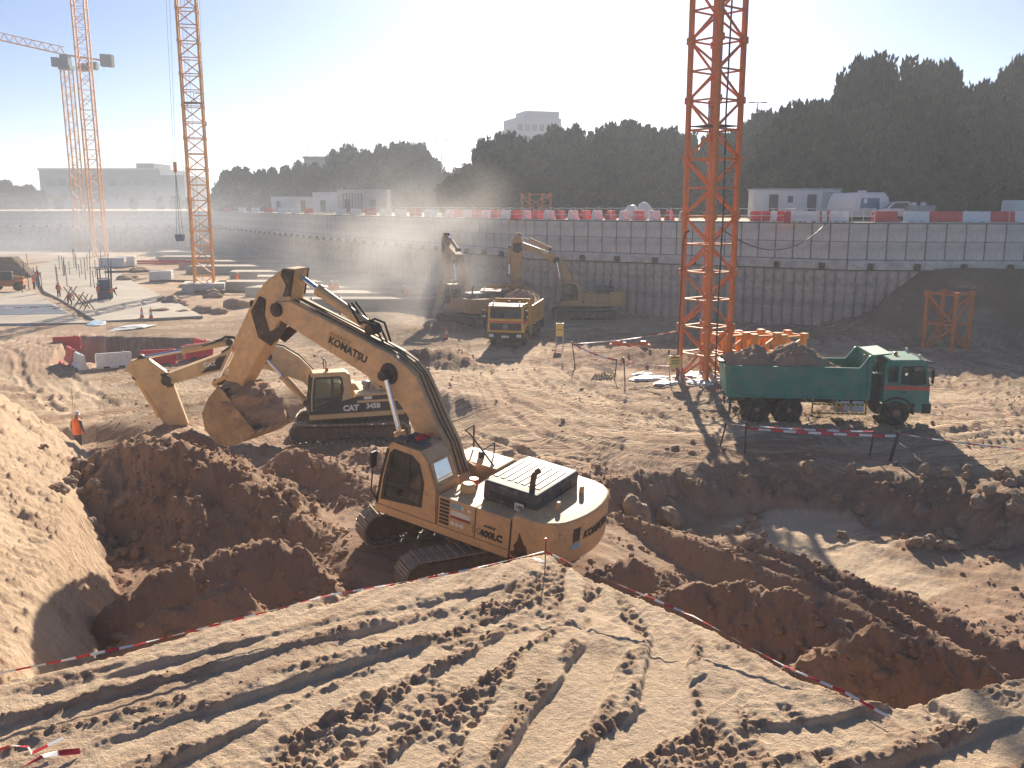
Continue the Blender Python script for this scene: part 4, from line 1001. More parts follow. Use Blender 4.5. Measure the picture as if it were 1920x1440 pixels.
MB().bb(-.7, -.35, 1.635, 1.650, 1.97, 2.10).build('white_sticker', M_WHITE, X2)
MB().ring((1.15, 1.2, 3.22), (0, 0, 1), [(.07, 0), (.07, .13), (.04, .16)], 12).build('beacon', M_RED, X2, smooth=True)
MB().path([(1.0, -.7, 2.2), (1.0, -.7, 3.3), (1.05, -.75, 3.42), (1.1, -1.4, 3.42), (1.05, -1.45, 3.3), (1.0, -1.45, 2.2)], .025, 6).build('hand_rail', M_BLACK, X2)
MB().ring((-.6, .6, 2.2), (0, 0, 1), [(.14, 0), (.14, .2), (.2, .24), (.2, .38), (.1, .42)], 14).build('air_intake', M_GREY_STEEL, X2, smooth=True)
MB().bb(-1.8, -1.1, -.9, .1, 2.7, 3.0).build('engine_cover', mat('teal_cover', (.05, .12, .13)), X2, bevel=.05)

# ---- the two far excavators
def far_spec(loc, rot, label, yaw, paint):
    k = .92
    sc = lambda l: [(round(a * k, 2), round(b * (.94), 2)) for a, b in l]
    return dict(loc=loc, rot=(rot, 0, 0), label=label, paint=paint, dark=M_BLACK, yaw=yaw, shoes='joined', cab='round', hoodpaint=M_HOOD, hoses=False,
        top=sc([(5.75, 6.83), (4.36, 6.34), (2.77, 5.82), (1.92, 5.13), (1.38, 4.35), (.94, 3.26), (.5, 2.0)]),
        bot=sc([(5.64, 6.07), (3.82, 5.60), (2.54, 4.72), (2.1, 4.03), (1.85, 3.23), (1.3, 1.9)]),
        stick=sc([(6.13, 7.63), (5.76, 7.3), (5.6, 6.9), (5.6, 5.87), (5.74, 3.84), (6.0, 3.1), (6.3, 3.1), (6.61, 3.41), (6.73, 5.95), (6.62, 6.97)]),
        joint=sc([(5.95, 6.45)])[0], cheek=sc([(6.5, 6.7), (5.7, 6.8), (5.65, 6.1), (6.0, 5.8), (6.5, 6.0)]),
        armcyl=(sc([(3.1, 6.2)])[0], sc([(5.95, 7.45)])[0]), bktcyl=(sc([(6.8, 6.4)])[0], sc([(6.85, 3.8)])[0]), boomcyl=((1.7, 1.9), sc([(2.5, 5.2)])[0]), boomfrac=.5,
        pin=sc([(6.1, 3.2)])[0], bang=R(-12), bsc=.9, linkp=sc([(6.3, 3.7)])[0])
Z4 = hz(6.0, 77.0); E4 = excavator(far_spec((6.05, 76.6, Z4 - .05), R(176), 'hazy yellow excavator seen side-on against the pit wall beside the yellow truck', R(8), M_YEL3))
Z3 = hz(-3.6, 73); E3 = excavator(far_spec((-3.3, 73.0, Z3 - .03), R(114), 'brownish excavator facing away with folded upright arm left of the yellow truck', R(20), mat('brown_dusty_paint', (.42, .24, .12), .65, dirt=.5, dcol=(.30, .2, .13))))
letters(E4, 'CAT', 3.3, .345, 5.55, .3, M_WHITE, bold=.015, tilt=-R(20))

# ================================================================ DUMP TRUCKS
M_GREEN = mat('teal_truck_paint', (.035, .24, .18), .45, var=.16, scale=1.0, dirt=.5, dcol=(.17, .23, .18))
M_TYRE = mat('dusty_tyre', (.035, .032, .03), .9, var=.2, dirt=.45, dcol=(.20, .14, .10))
M_RIM = mat('brown_rim', (.36, .20, .155), .7, var=.2, dirt=.4, dcol=(.25, .17, .12))
M_TRUCKYEL = mat('yellow_truck_paint', (.72, .42, .06), .45, var=.08, scale=1.0, dirt=.25, dcol=(.40, .28, .15))
M_BODYYEL = mat('orange_tipper_paint', (.70, .36, .05), .55, var=.10, scale=1.0, dirt=.3, dcol=(.38, .25, .13))
M_REDCAB = mat('orange_red_cab_paint', (.55, .13, .06), .5, var=.1, dirt=.25)
M_STRIPE = mat('red_stripe_paint', (.55, .12, .07), .5)
M_ORLENS = mat('orange_lens', (.85, .20, .02), .3)
M_TANK = mat('aluminium_tank', (.55, .56, .58), .45, .5, var=.1, dirt=.25)
def stripes_material(name, ca, cb, freq, axis=0):
    m, t, b = nt(name); c = t.nodes.new('ShaderNodeTexCoord'); s = t.nodes.new('ShaderNodeSeparateXYZ'); t.links.new(c.outputs['Object'], s.inputs[0])
    a = t.nodes.new('ShaderNodeMath'); a.operation = 'ADD'; t.links.new(s.outputs[0], a.inputs[0]); t.links.new(s.outputs[2], a.inputs[1])
    f = t.nodes.new('ShaderNodeMath'); f.operation = 'MULTIPLY'; f.inputs[1].default_value = freq; t.links.new(a.outputs[0], f.inputs[0])
    fr = t.nodes.new('ShaderNodeMath'); fr.operation = 'FRACT'; t.links.new(f.outputs[0], fr.inputs[0])
    g = t.nodes.new('ShaderNodeMath'); g.operation = 'GREATER_THAN'; g.inputs[1].default_value = .5; t.links.new(fr.outputs[0], g.inputs[0])
    t.links.new(mix(t, g.outputs[0], c4(ca), c4(cb)), b.inputs['Base Color']); b.inputs['Roughness'].default_value = .6; return m
M_HAZARD = stripes_material('yellow_black_stripes', (.75, .55, .04), (.02, .02, .02), 5.0)

def truck(loc, rz, label, paint, bodypaint, load=True, group='dump trucks in the pit', front_detail=True, lights=None):
    t = empty('dump_truck', loc, (0, 0, rz), label, 'truck', group)
    # chassis
    MB().bb(-4.1, 3.9, -.45, -.30, .78, 1.02).bb(-4.1, 3.9, .30, .45, .78, 1.02).bb(-4.0, -3.8, -.3, .3, .8, 1.0).bb(-.4, -.2, -.3, .3, .8, 1.0).bb(2.6, 3.1, -.3, .3, .75, 1.0).build('chassis', M_MUD, t)
    for x in (-2.94, -1.58, 2.87): MB().tube((x, -.9, .56), (x, .9, .56), .1, 10).ring((x, -.25, .56), (0, 1, 0), [(.12, 0), (.24, .12), (.24, .38), (.12, .5)], 12).build('axle', M_MUD, t)
    def wheel(x, s, dual):
        w = .56 if dual else .30
        y = 1.24 if not dual else 1.22
        o = MB().ring((0, -w, 0), (0, 1, 0), [(.30, .02), (.46, 0), (.54, .03), (.565, .08), (.565, w - .08), (.54, w - .03), (.46, w), (.31, w - .02)], 28).build('wheel', M_TYRE, t, smooth=True)
        MB().ring((0, -.02, 0), (0, 1, 0), [(.31, -.02), (.30, .0), (.24, -.07 if dual else -.02), (.17, -.10 if dual else .0), (.15, -.02 if dual else .06), (.10, .0 if dual else .09), (.02, .01 if dual else .10)], 24).build('rim', M_RIM, o, smooth=True)
        mb = MB()
        for k in range(8): a = k * math.pi / 4; mb.tube((math.cos(a) * .2, -.10, math.sin(a) * .2), (math.cos(a) * .2, -.03 if dual else .03, math.sin(a) * .2), .02, 6)
        mb.build('wheel_nuts', M_RIM, o)['kind'] = 'stuff'
        if not dual:
            pass
        lug = MB()
        for k in range(36):
            a = k * math.pi / 18
            for q in (.06, w - .14): lug.box((math.cos(a) * .568, -w + q + .04, math.sin(a) * .568), (.035, .09, .055), Matrix.Rotation(-a, 3, 'Y'))
        lug.build('tread', M_TYRE, o)['kind'] = 'stuff'
        o.location = (x, s * y, .565); o.rotation_euler = (0, random.uniform(0, 3), 0 if s > 0 else math.pi)
    for s in (1, -1):
        wheel(2.87, s, False); wheel(-2.94, s, True); wheel(-1.58, s, True)
    # tipper body
    zb, zt, x0, x1, w = 1.22, 2.60, -4.30, 1.78, 1.25
    body = MB().bb(x0 + .05, x1, -w + .05, w - .05, zb, zb + .08).build('tipper_body', bodypaint, t)
    for s in (1, -1):
        ya, yb = (w - .07, w) if s > 0 else (-w, -w + .07)
        MB().prism([(x0, zb - .05), (x1 - .05, zb - .05), (x1 + .02, 3.22), (x1 - .18, 3.22), (x1 - .55, zt), (x0 - .05, zt)], ya, yb).build('side_board', bodypaint, body, bevel=.012, seg=1)
        yc = s * (w + .03)
        MB().prism([(x0 - .05, zt - .04), (x1 - .57, zt - .04), (x1 - .20, 3.18), (x1 - .14, 3.24), (x1 - .56, zt + .05), (x0 - .05, zt + .05)], yc - .04, yc + .04).build('top_rail', bodypaint, body)
        MB().bb(x0, x1 - .1, yc - .035, yc + .035, zb - .04, zb + .08).build('bottom_rail', bodypaint, body)
        for x in (x0 + .12, x0 + .42): MB().bb(x, x + .09, yc - .035, yc + .035, zb + .08, zt - .04).build('rib', bodypaint, body)
        MB().bb(x1 - .2, x1 - .1, yc - .03, yc + .03, zb + .08, 3.1).build('rib', bodypaint, body)
        # mudguard
        yg = s * .95
        MB().prism([(-3.72, 1.00), (-3.42, 1.19), (-1.12, 1.19), (-.82, .98), (-.86, .95), (-1.13, 1.15), (-3.41, 1.15), (-3.69, .97)], yg - .28, yg + .30).build('mudguard', M_GREY_STEEL if paint is M_GREEN else paint, t)
    MB().prism([(x0 + .02, zb), (x0 + .10, zb), (x0 - .02, zt), (x0 - .10, zt)], -w + .07, w - .07).build('tailgate', bodypaint, body)
    MB().prism([(x1 - .08, zb), (x1 - .02, zb), (x1 + .02, 3.24), (x1 - .05, 3.24)], -w + .07, w - .07).build('headboard', bodypaint, body)
    MB().prism([(x1 - .04, 3.14), (x1 - .04, 3.22), (x1 + .75, 3.32), (x1 + .75, 3.26)], -w * .9, w * .9).build('cab_guard', bodypaint, body)
    MB().bb(x0 - .25, x0 + .1, -.35, .35, zt, zt + .08).build('hinge_bracket', M_BLACK, body)
    for y in (-1.05, 1.05):
        MB().bb(x0 + .18, x0 + .22, y - .25, y + .25, .35, 1.1).build('mud_flap', M_RUBBER, t)
        MB().ring((x0 - .10, y, .98), (1, 0, 0), [(.0, -.02), (.12, -.02), (.12, .02)], 14).build('rear_reflector', M_RED, t)
    if load:
        X, Y = np.meshgrid(np.linspace(x0 + .02, x1 - .14, 110), np.linspace(-w + .08, w - .08, 50))
        cr = np.maximum(3.75 - np.abs(X + 1.35) * .62 - .35 * Y * Y, 3.45 - np.abs(X + 3.0) * .40 - .35 * Y * Y) - .12
        Z = np.maximum(cr + .26 * fbm(X * 2.2, Y * 2.2, 5, 5) + .12 * np.clip(.6 - worley(X * 4, Y * 4, 2), 0, 1), 2.0 + .08 * fbm(X * 3, Y * 3, 3, 6))
        Z = np.where(np.abs(Y) > w - .13, np.minimum(Z, zt - .06), Z); Z = np.where(X > x1 - .5, np.minimum(Z, 2.0), Z); Z = np.where(X < x0 + .06, np.minimum(Z, zt - .04), Z)
        o = link('soil_load', grid_mesh('soil_load', X, Y, Z, np.full(X.shape, .62), M_SOIL), body); o['label'] = 'heaped brown soil in the tipper body'
    MB().tube((x1 + .12, 0, .9), (x1 + .02, 0, 2.9), .12, 12).build('tipping_ram', M_GREY_STEEL, t, smooth=True)
    MB().bb(x1 + .06, x1 + .45, -.9, -.35, 1.05, 2.2).build('air_filter', M_BLACK, t, bevel=.04); MB().bb(x1 + .1, x1 + .4, .3, .9, 1.05, 1.9).build('air_tank', M_BLACK, t, bevel=.04)
    MB().path([(x1 + .3, -.5, 2.2), (x1 + .28, -.75, 2.6), (x1 + .36, -.7, 2.3), (x1 + .5, -.3, 1.6)], .03, 6).path([(x1 + .2, -.2, 1.0), (x1 + .35, -.5, 1.9), (x1 + .25, -.2, 2.5)], .025, 6).build('hoses', M_RUBBER, t)
    # tanks and guard rails between the axles
    for s in (1, -1):
        MB().bb(.35, .95, s * .9 - .28, s * .9 + .28, .52, 1.04).build('fuel_tank', M_TANK, t, bevel=.06)
        MB().bb(1.05, 1.55, s * .9 - .26, s * .9 + .26, .55, 1.04).build('battery_box', M_TANK, t, bevel=.03)
        MB().bb(.5, .68, s * 1.185 - .006, s * 1.185 + .006, .62, .85).build('orange_label', M_ORLENS, t)
        g = s * 1.22
        mb = MB()
        for x in (-.62, .5, 1.62): mb.bb(x - .03, x + .03, g - .02, g + .02, .42, 1.15)
        for z in (.48, .88): mb.bb(-.62, 1.62, g - .018, g + .018, z - .03, z + .03)
        mb.build('side_guard', M_HAZARD, t)
    # ---- cab (hollow)
    cx0, cx1, cw, fz = 2.28, 4.18, 1.22, 1.02
    out = [(cx0, fz), (cx0 + .02, 2.85), (cx0 + .12, 2.98), (cx1 - .38, 3.02), (cx1 - .24, 2.92), (cx1 - .06, 2.05), (cx1, 1.60), (cx1, fz)]
    cab = MB().bb(cx0 + .02, cx1 - .05, -cw + .03, cw - .03, fz, fz + .06).build('cab', M_INTERIOR, t)
    r1o = [(cx0 + .001, fz), (cx0 + .02, 2.85), (cx0 + .12, 2.98), (cx0 + .62, 2.99), (cx0 + .62, fz)]
    w1 = [(cx0 + .20, 2.02), (cx0 + .18, 2.6), (cx0 + .22, 2.68), (cx0 + .52, 2.68), (cx0 + .52, 2.02)]
    r2o = [(cx0 + .625, fz), (cx0 + .625, 2.99), (cx1 - .38, 3.02), (cx1 - .24, 2.92), (cx1 - .06, 2.05), (cx1, 1.60), (cx1, fz)]
    w2 = [(cx0 + .74, 1.95), (cx0 + .74, 2.66), (cx1 - .42, 2.72), (cx1 - .34, 2.66), (cx1 - .22, 2.10), (cx1 - .20, 1.98), (cx1 - .6, 1.90)]
    for s in (1, -1):
        ya, yb = (cw - .05, cw) if s > 0 else (-cw, -cw + .05)
        o = ringp(r1o, w1, ya, yb).build('cab_side', paint, cab); fix_normals(o.data)
        o = ringp(r2o, w2, ya, yb).build('door', paint, cab); fix_normals(o.data)
        ye = s * (cw + .004)
        for wn_ in (w1, w2):
            MB().prism(wn_, s * (cw - .03) - .003, s * (cw - .03) + .003).build('window', M_GLASS, cab)
            o = ringp(inset(wn_, -.035), inset(wn_, .0), ye - .008, ye + .008).build('window_seal', M_RUBBER, cab); fix_normals(o.data)
        MB().bb(cx0 + .03, cx1 - .02, ye - .006, ye + .006, 1.64, 1.84).build('stripe', M_STRIPE, cab)
        MB().box((cx0 + .85, s * (cw + .02), 1.55), (.16, .03, .04)).build('door_handle', M_BLACK, cab)
        # wheel arch, step and lower corner
        arch = [(2.87 + .74 * math.cos(a), .60 + .74 * math.sin(a)) for a in [R(-5 + i * 19) for i in range(11)]]; ari = [(2.87 + .64 * math.cos(a), .60 + .64 * math.sin(a)) for a in [R(-5 + i * 19) for i in range(11)]]
        mb = MB()
        for k in range(10):
            q = [arch[k], arch[k + 1], ari[k + 1], ari[k]]; mb.prism(q, s * 1.10 - .16, s * 1.10 + .16)
        mb.build('wheel_arch', M_BLACK, cab)
        MB().prism([(3.58, .62), (4.15, .62), (4.15, 1.02), (3.62, 1.02)], s * 1.08 - .15, s * 1.08 + .14).build('lower_panel', paint, cab, bevel=.02, seg=1)
        mb = MB().path([(cx1 - .25, s * (cw), 2.75), (cx1 + .02, s * (cw + .22), 2.7), (cx1 + .02, s * (cw + .22), 1.95), (cx1 - .1, s * cw, 1.9)], .018, 6); mb.box((cx1 + .0, s * (cw + .22), 2.42), (.06, .20, .42)).box((cx1 + .0, s * (cw + .22), 2.10), (.06, .18, .16)).build('mirror', M_BLACK, cab)
    MB().prism([(cx0 + .02, 2.86), (cx0 + .12, 2.985), (cx1 - .38, 3.025), (cx1 - .24, 2.925), (cx1 - .30, 2.88), (cx0 + .1, 2.88)], -cw + .003, cw - .003).build('cab_roof', paint, cab, bevel=.02, seg=1)
    MB().bb(cx0, cx0 + .05, -cw + .05, cw - .05, fz, 2.87).build('rear_wall', paint, cab)
    for k in range(6): MB().bb(cx0 - .02, cx0 + .002, -.9 + k * .34, -.8 + k * .34, 1.3, 2.7).build('rear_rib', paint, cab)
    # front face: windscreen, grille, bumper
    MB().add([(cx1 - .055, -cw + .1, 2.0), (cx1 - .055, cw - .1, 2.0), (cx1 - .25, cw - .14, 2.84), (cx1 - .25, -cw + .14, 2.84)], [(0, 1, 2, 3)]).build('windscreen', M_GLASS, cab)
    fo = [(-cw + .05, 1.92), (cw - .05, 1.92), (cw - .05, 2.90), (-cw + .05, 2.90)]; fi = [(-cw + .13, 2.02), (cw - .13, 2.02), (cw - .17, 2.80), (-cw + .17, 2.80)]
    xf = lambda z: cx1 - .04 - (z - 2.05) * .205
    vs = [(xf(z), y, z) for l in (fo, fi) for y, z in l] + [(xf(z) - .04, y, z) for l in (fo, fi) for y, z in l]; fs = []
    for i in range(4):
        j = (i + 1) % 4; fs += [(i, j, 4 + j, 4 + i), (8 + i, 12 + i, 12 + j, 8 + j), (4 + i, 4 + j, 12 + j, 12 + i), (i, 8 + i, 8 + j, j)]
    o = MB().add(vs, fs).build('windscreen_frame', paint, cab); fix_normals(o.data)
    for sy in (-.55, .5): MB().tube((cx1 - .02, sy, 2.02), (cx1 - .12, sy + .45, 2.45), .012, 5).build('wiper', M_BLACK, cab)
    MB().bb(cx1 - .05, cx1 - .0, -cw + .05, cw - .05, 1.02, 1.93).build('front_panel', paint, cab)
    gr = MB().bb(cx1 + .001, cx1 + .03, -cw + .14, cw - .14, 1.20, 1.70).build('grille', M_BLACK, cab)
    for k in range(5): MB().bb(cx1 + .03, cx1 + .045, -cw + .18, cw - .18, 1.25 + k * .09, 1.275 + k * .09).build('grille_bar', M_HOOD, gr)
    # three-pointed star emblem in a ring
    o = ringp([(.17 * math.cos(a), .17 * math.sin(a)) for a in [R(15 * i) for i in range(24)]], [(.15 * math.cos(a), .15 * math.sin(a)) for a in [R(15 * i) for i in range(24)]], 0, .015, 'x').build('emblem', M_GALV, gr, loc=(cx1 + .046, 0, 1.46)); fix_normals(o.data)
    for k in range(3):
        a = R(90 + 120 * k); d = Vector((math.cos(a), math.sin(a))); n_ = Vector((-d.y, d.x))
        MB().prism([tuple(d * .155), tuple(n_ * .028), tuple(-n_ * .028)], 0, .012, 'x').build('emblem_point', M_GALV, gr, loc=(cx1 + .047, 0, 1.46))
    MB().bb(cx1 - .03, cx1 + .005, -cw + .05, cw - .05, 1.72, 1.86).build('front_stripe', M_STRIPE, cab)
    bp = MB().bb(cx1 - .28, cx1 + .12, -1.24, 1.24, .56, 1.0).build('bumper', M_BLACK, t, bevel=.05)
    MB().bb(cx1 - .02, cx1 + .04, -1.2, 1.2, 1.004, 1.08).build('bumper_trim', paint, bp)
    for y in (-.95, .95): MB().bb(cx1 + .12, cx1 + .14, y - .16, y + .16, .70, .90).build('headlight', M_WHITE, bp)
    MB().bb(cx1 + .12, cx1 + .135, -.26, .26, .66, .80).build('number_plate', M_WHITE, bp)
    MB().ring((cx0 + .75, 0, 3.0), (0, 0, 1), [(.08, 0), (.08, .16), (.04, .19)], 12).build('beacon', M_ORLENS, cab, smooth=True)
    for y in (-.9, .9): MB().ring((cx1 - .42, y, 3.01), (0, 0, 1), [(.04, 0), (.04, .08), (.06, .10), (.06, .2), (.03, .22)], 8).build('marker_lamp', M_WHITE, cab, smooth=True)
    MB().box((cx1 - .10, 0, 2.92), (.34, 2.3, .05), Matrix.Rotation(R(12), 3, 'Y')).build('sun_visor', M_BLACK, cab)
    for s in (-1, 1): MB().bb(cx0 + .45, cx0 + .95, s * .65 - .3, s * .65 + .3, 1.1, 2.35).build('seat', M_INTERIOR, cab, bevel=.06)
    mb = MB(); mb.ring((cx1 - .55, .65, 1.95), (-.5, 0, 1), [(.22, -.015), (.235, 0), (.22, .015)], 20); mb.build('steering_wheel', M_BLACK, cab)
    body.scale.z = .945; cab.scale.z = .955
    return t
TG = (13.75, 39.45)
g1 = truck((TG[0], TG[1], hz(*TG) - .02), R(-6.5), 'teal green dump truck with an orange beacon, loaded with soil, at right', M_GREEN, M_GREEN)
TY = (.35, 64.6); h2 = R(259)
g2 = truck((TY[0], TY[1], hz(*TY) - .02), h2, 'yellow dump truck facing the camera with orange side boards', M_TRUCKYEL, M_BODYYEL)
TR = (-.55, 75.2)
g3 = truck((TR[0], TR[1], hz(*TR) - .02), R(258.5), 'red cabbed dump truck half hidden behind the yellow truck', M_REDCAB, M_BODYYEL, load=False)

# ================================================================ RIM AND SITE FURNITURE
M_BRED = mat('red_plastic', (.62, .035, .04), .5, var=.1, dirt=.12)
M_BWHITE = mat('white_plastic', (.76, .76, .75), .5, var=.06, dirt=.2)
M_CABIN = mat('white_cabin_panel', (.72, .72, .70), .6, var=.05, dirt=.1)
M_DOOR = mat('dark_cabin_door', (.08, .085, .10), .5)
M_BLUEGLASS = mat('blue_tinted_glass', (.05, .12, .26), .15)
M_WOOD = mat('weathered_timber', (.22, .15, .10), .85, var=.3, scale=6)
def barrier_mesh(L, m, key):
    pr = [(-.26, .0), (.26, .0), (.26, .14), (.15, .36), (.10, .88), (-.10, .88), (-.15, .36), (-.26, .14)]
    return MB().prism(pr, -L / 2, L / 2, 'x').mesh('body', m, bevel=.025, seg=1)
_bc = {}
def barrier(loc, yaw, L, red, label, group):
    key = (round(L, 1), red)
    if key not in _bc:
        L_ = key[0]; m = M_BRED if red else M_BWHITE
        _bc[key] = (barrier_mesh(L_, m, key), MB().bb(-.16, .16, -.265, .265, .03, .12).mesh('fork_slot', M_BLACK), MB().ring((0, 0, .88), (0, 0, 1), [(.06, 0), (.06, .05), (.03, .06)], 10).mesh('filler_cap', m), MB().bb(-.04, .04, -.07, .07, .2, .8).mesh('joint_lug', m))
    me = _bc[key]
    t = empty('water_barrier', loc, (0, 0, yaw), label, 'barrier', group)
    link('body', me[0], t)
    for s in (-1, 1): link('fork_slot', me[1], t, (s * L * .22, 0, 0))
    link('filler_cap', me[2], t, (L * .3, 0, 0)); link('joint_lug', me[3], t, (L / 2 + .03, 0, 0))
    return t
HB = [((100, 643), (150, 641), 1, 'red plastic barrier at the far left corner of the square hole'),
      ((109, 662), (121, 672), 1, 'red plastic barrier, farthest of the three lining the left edge of the hole'),
      ((119, 671), (131, 681), 1, 'red plastic barrier, middle one of the three lining the left edge of the hole'),
      ((129, 680), (142, 689), 1, 'red plastic barrier next to a white one at the near left of the hole'),
      ((142, 688), (158, 697), 0, 'white plastic barrier at the near left corner of the square hole'),
      ((181, 692), (246, 687), 0, 'long white plastic barrier along the near edge of the square hole'),
      ((266, 686), (330, 683), 1, 'long red plastic barrier along the near edge, behind the dusty arm'),
      ((346, 679), (398, 673), 1, 'red plastic barrier right of the hole, just above the dusty boom'),
      ((333, 655), (349, 657), 1, 'red plastic barrier, farthest on the right edge of the square hole'),
      ((350, 657), (366, 660), 0, 'white plastic barrier between two red ones on the right edge of the hole'),
      ((366, 660), (392, 667), 1, 'red plastic barrier right of the short white one beside the square hole')]
for a, b, red, lab in HB:
    p, q = gz(*a), gz(*b); c = (p + q) / 2; d = q - p
    barrier((c[0], c[1], hz(c[0], c[1]) - .03), math.atan2(d[1], d[0]), max(1.2, min(2.2, float(np.hypot(d[0], d[1])))), red, lab, 'plastic barriers round the square hole')
def rimpt(u, off=1.6):
    dx = (u - 960) / FPX; dy = math.cos(PITCH) + math.sin(PITCH) * (720 - 410) / FPX
    for (a, b) in zip(RIMLINE[:-1], RIMLINE[1:]):
        A, B = Vector(a), Vector(b); e = (B - A).normalized(); n = Vector((-e.y, e.x)); n = n if n.dot(Vector((0, 1))) > 0 else -n
        A2, B2 = A + n * off, B + n * off; den = dx * (B2.y - A2.y) - dy * (B2.x - A2.x)
        if abs(den) < 1e-9: continue
        t = (A2.x * (B2.y - A2.y) - A2.y * (B2.x - A2.x)) / den; P_ = Vector((dx * t, dy * t)); s = (P_ - A2).dot(B2 - A2) / (B2 - A2).length_squared
        if -.12 <= s <= 1.12 and t > 0: return P_, math.atan2(e.y, e.x)
    return None
RZ = RIM + .02
row = [(1428, 1, 1.7), (1457, 0, 1.0), (1469, 1, 1.0), (1483, 1, 1.0), (1494, 0, 1.0), (1515, 0, 1.7), (1538, 1, 1.0), (1550, 0, .9), (1560, 1, .9), (1574, 0, 1.3), (1659, 1, 1.8), (1718, 0, 1.75), (1752, 1, 1.6), (1784, 1, 1.5), (1827, 0, 2.2), (1874, 1, 2.1), (1914, 0, 1.9), (1955, 1, 2.0)]
for i, (u, red, L) in enumerate(row):
    p, a = rimpt(u, 1.3); barrier((p.x, p.y, RZ), a + random.uniform(-.06, .06), L, red, f"{'red' if red else 'white'} plastic barrier, {ORD[i]} along the rim counted right from the tall orange mast", 'plastic barriers along the rim at right')
us = [846, 862, 880, 897, 915, 932, 950, 968, 988, 1008, 1030, 1052, 1075, 1098, 1120, 1145, 1170, 1198, 1228, 1255, 1282]
for i, u in enumerate(us):
    p, a = rimpt(u, 1.4); barrier((p.x, p.y, RZ), a + R(76) + random.uniform(-.2, .2), 1.1, i % 2, f"{'red' if i % 2 else 'white'} plastic barrier set crosswise, {ORD[i]} along the rim counted left to right", 'crosswise barriers along the rim above the far excavators')
us = [430, 455, 480, 505, 530, 555, 580, 640, 668, 696, 724, 752, 780, 808]
for i, u in enumerate(us):
    p, a = rimpt(u, 1.6); barrier((p.x, p.y, RZ), a + R(68), 1.4, i % 3 == 0, f"small hazy {'red' if i % 3 == 0 else 'white'} barrier, {ORD[i]} from the left on the far rim", 'hazy barriers along the far rim')
# rope fences on posts along the rim
def rope_fence(u0, u1, n, label):
    t = empty('rope_fence', (0, 0, RZ), (0, 0, 0), label, 'fence'); pts = [rimpt(u0 + (u1 - u0) * i / n, .75)[0] for i in range(n + 1)]
    pm = MB().tube((0, 0, 0), (0, 0, 1.15), .03, 6).mesh('post', M_GALV)
    for p in pts: link('post', pm, t, (p.x, p.y, 0))
    for z in (.55, 1.1):
        mb = MB()
        for a, b in zip(pts[:-1], pts[1:]):
            m = (a + b) / 2; mb.tube((a.x, a.y, z), (m.x, m.y, z - .05), .028, 5).tube((m.x, m.y, z - .05), (b.x, b.y, z), .028, 5)
        mb.build('rope', M_WHITE, t)
rope_fence(1010, 1280, 12, 'white rope fence on thin posts along the rim left of the tall mast')
rope_fence(1385, 1640, 12, 'white rope fence on thin posts along the rim in front of the white cabin')
rope_fence(690, 1000, 14, 'thin hazy rope fence along the rim above the dust cloud')
# white cabin
p0, a0 = rimpt(1410, 14); cw_ = 8.0
cab_ = empty('site_cabin', (p0.x, p0.y, RIM), (0, 0, R(-6)), 'white prefabricated site cabin with two dark doors behind the rim barriers', 'cabin')
MB().bb(0, cw_, 0, 3, .25, 2.75).build('wall', M_CABIN, cab_, bevel=.03, seg=1)
MB().bb(-.1, cw_ + .1, -.1, 3.1, 2.752, 2.90).build('roof', mat('grey_cabin_roof', (.45, .46, .5), .7), cab_)
for x in (1.5, 5.0):
    d = MB().bb(x, x + .85, -.03, -.002, .3, 2.35).build('door', M_DOOR, cab_); MB().box((x + .75, -.05, 1.3), (.05, .04, .14)).build('handle', M_GALV, d)
w_ = MB().bb(3.2, 3.7, -.03, -.002, 1.6, 2.2).build('window', M_DOOR, cab_); o = ringp([(3.12, 1.52), (3.78, 1.52), (3.78, 2.28), (3.12, 2.28)], [(3.2, 1.6), (3.7, 1.6), (3.7, 2.2), (3.2, 2.2)], -.04, -.001).build('frame', M_CABIN, w_); fix_normals(o.data)
MB().bb(6.35, 7.9, -.03, -.002, .35, 2.6).build('side_panel', mat('grey_cabin_panel', (.48, .49, .50), .6), cab_)
w_ = MB().bb(7.0, 7.6, -.055, -.032, 1.4, 2.1).build('window', M_DOOR, cab_)
# caravan / white van with a blue screen
p0, a0 = rimpt(1632, 9)
v = empty('minibus', (p0.x, p0.y, RIM), (0, 0, R(4)), 'white rounded minibus with a blue windscreen beside the white cabin', 'minibus')
out = [(-1.62, .35), (1.62, .35), (1.66, 1.3), (1.5, 2.0), (1.15, 2.42), (-1.15, 2.42), (-1.5, 2.0), (-1.66, 1.3)]
MB().prism(out, 0, 5.2, 'y').build('body', M_CABIN, v, bevel=.18, smooth=True, seg=3)
MB().prism([(-1.0, 1.0), (.7, 1.0), (.66, 1.95), (-.9, 1.95)], -.03, .1, 'y').build('windscreen', M_BLUEGLASS, v)
MB().prism([(-.7, 1.5), (-.4, 1.5), (-.4, 1.9), (-.7, 1.9)], -.05, -.031, 'y').build('screen_notice', M_WHITE, v)
for x in (-1.3, 1.3): MB().ring((x, .9, .4), (1, 0, 0), [(.2, -.12), (.4, -.12), (.4, .12), (.2, .12)], 16).build('wheel', M_TYRE, v); 
for x in (-1.2, 1.2): MB().box((x, -.02, .75), (.4, .1, .2)).build('headlight', M_WHITE, v, bevel=.03, seg=1)
MB().bb(-.35, .05, 1.2, 2.0, 2.43, 2.6).build('roof_vent', M_CABIN, v)
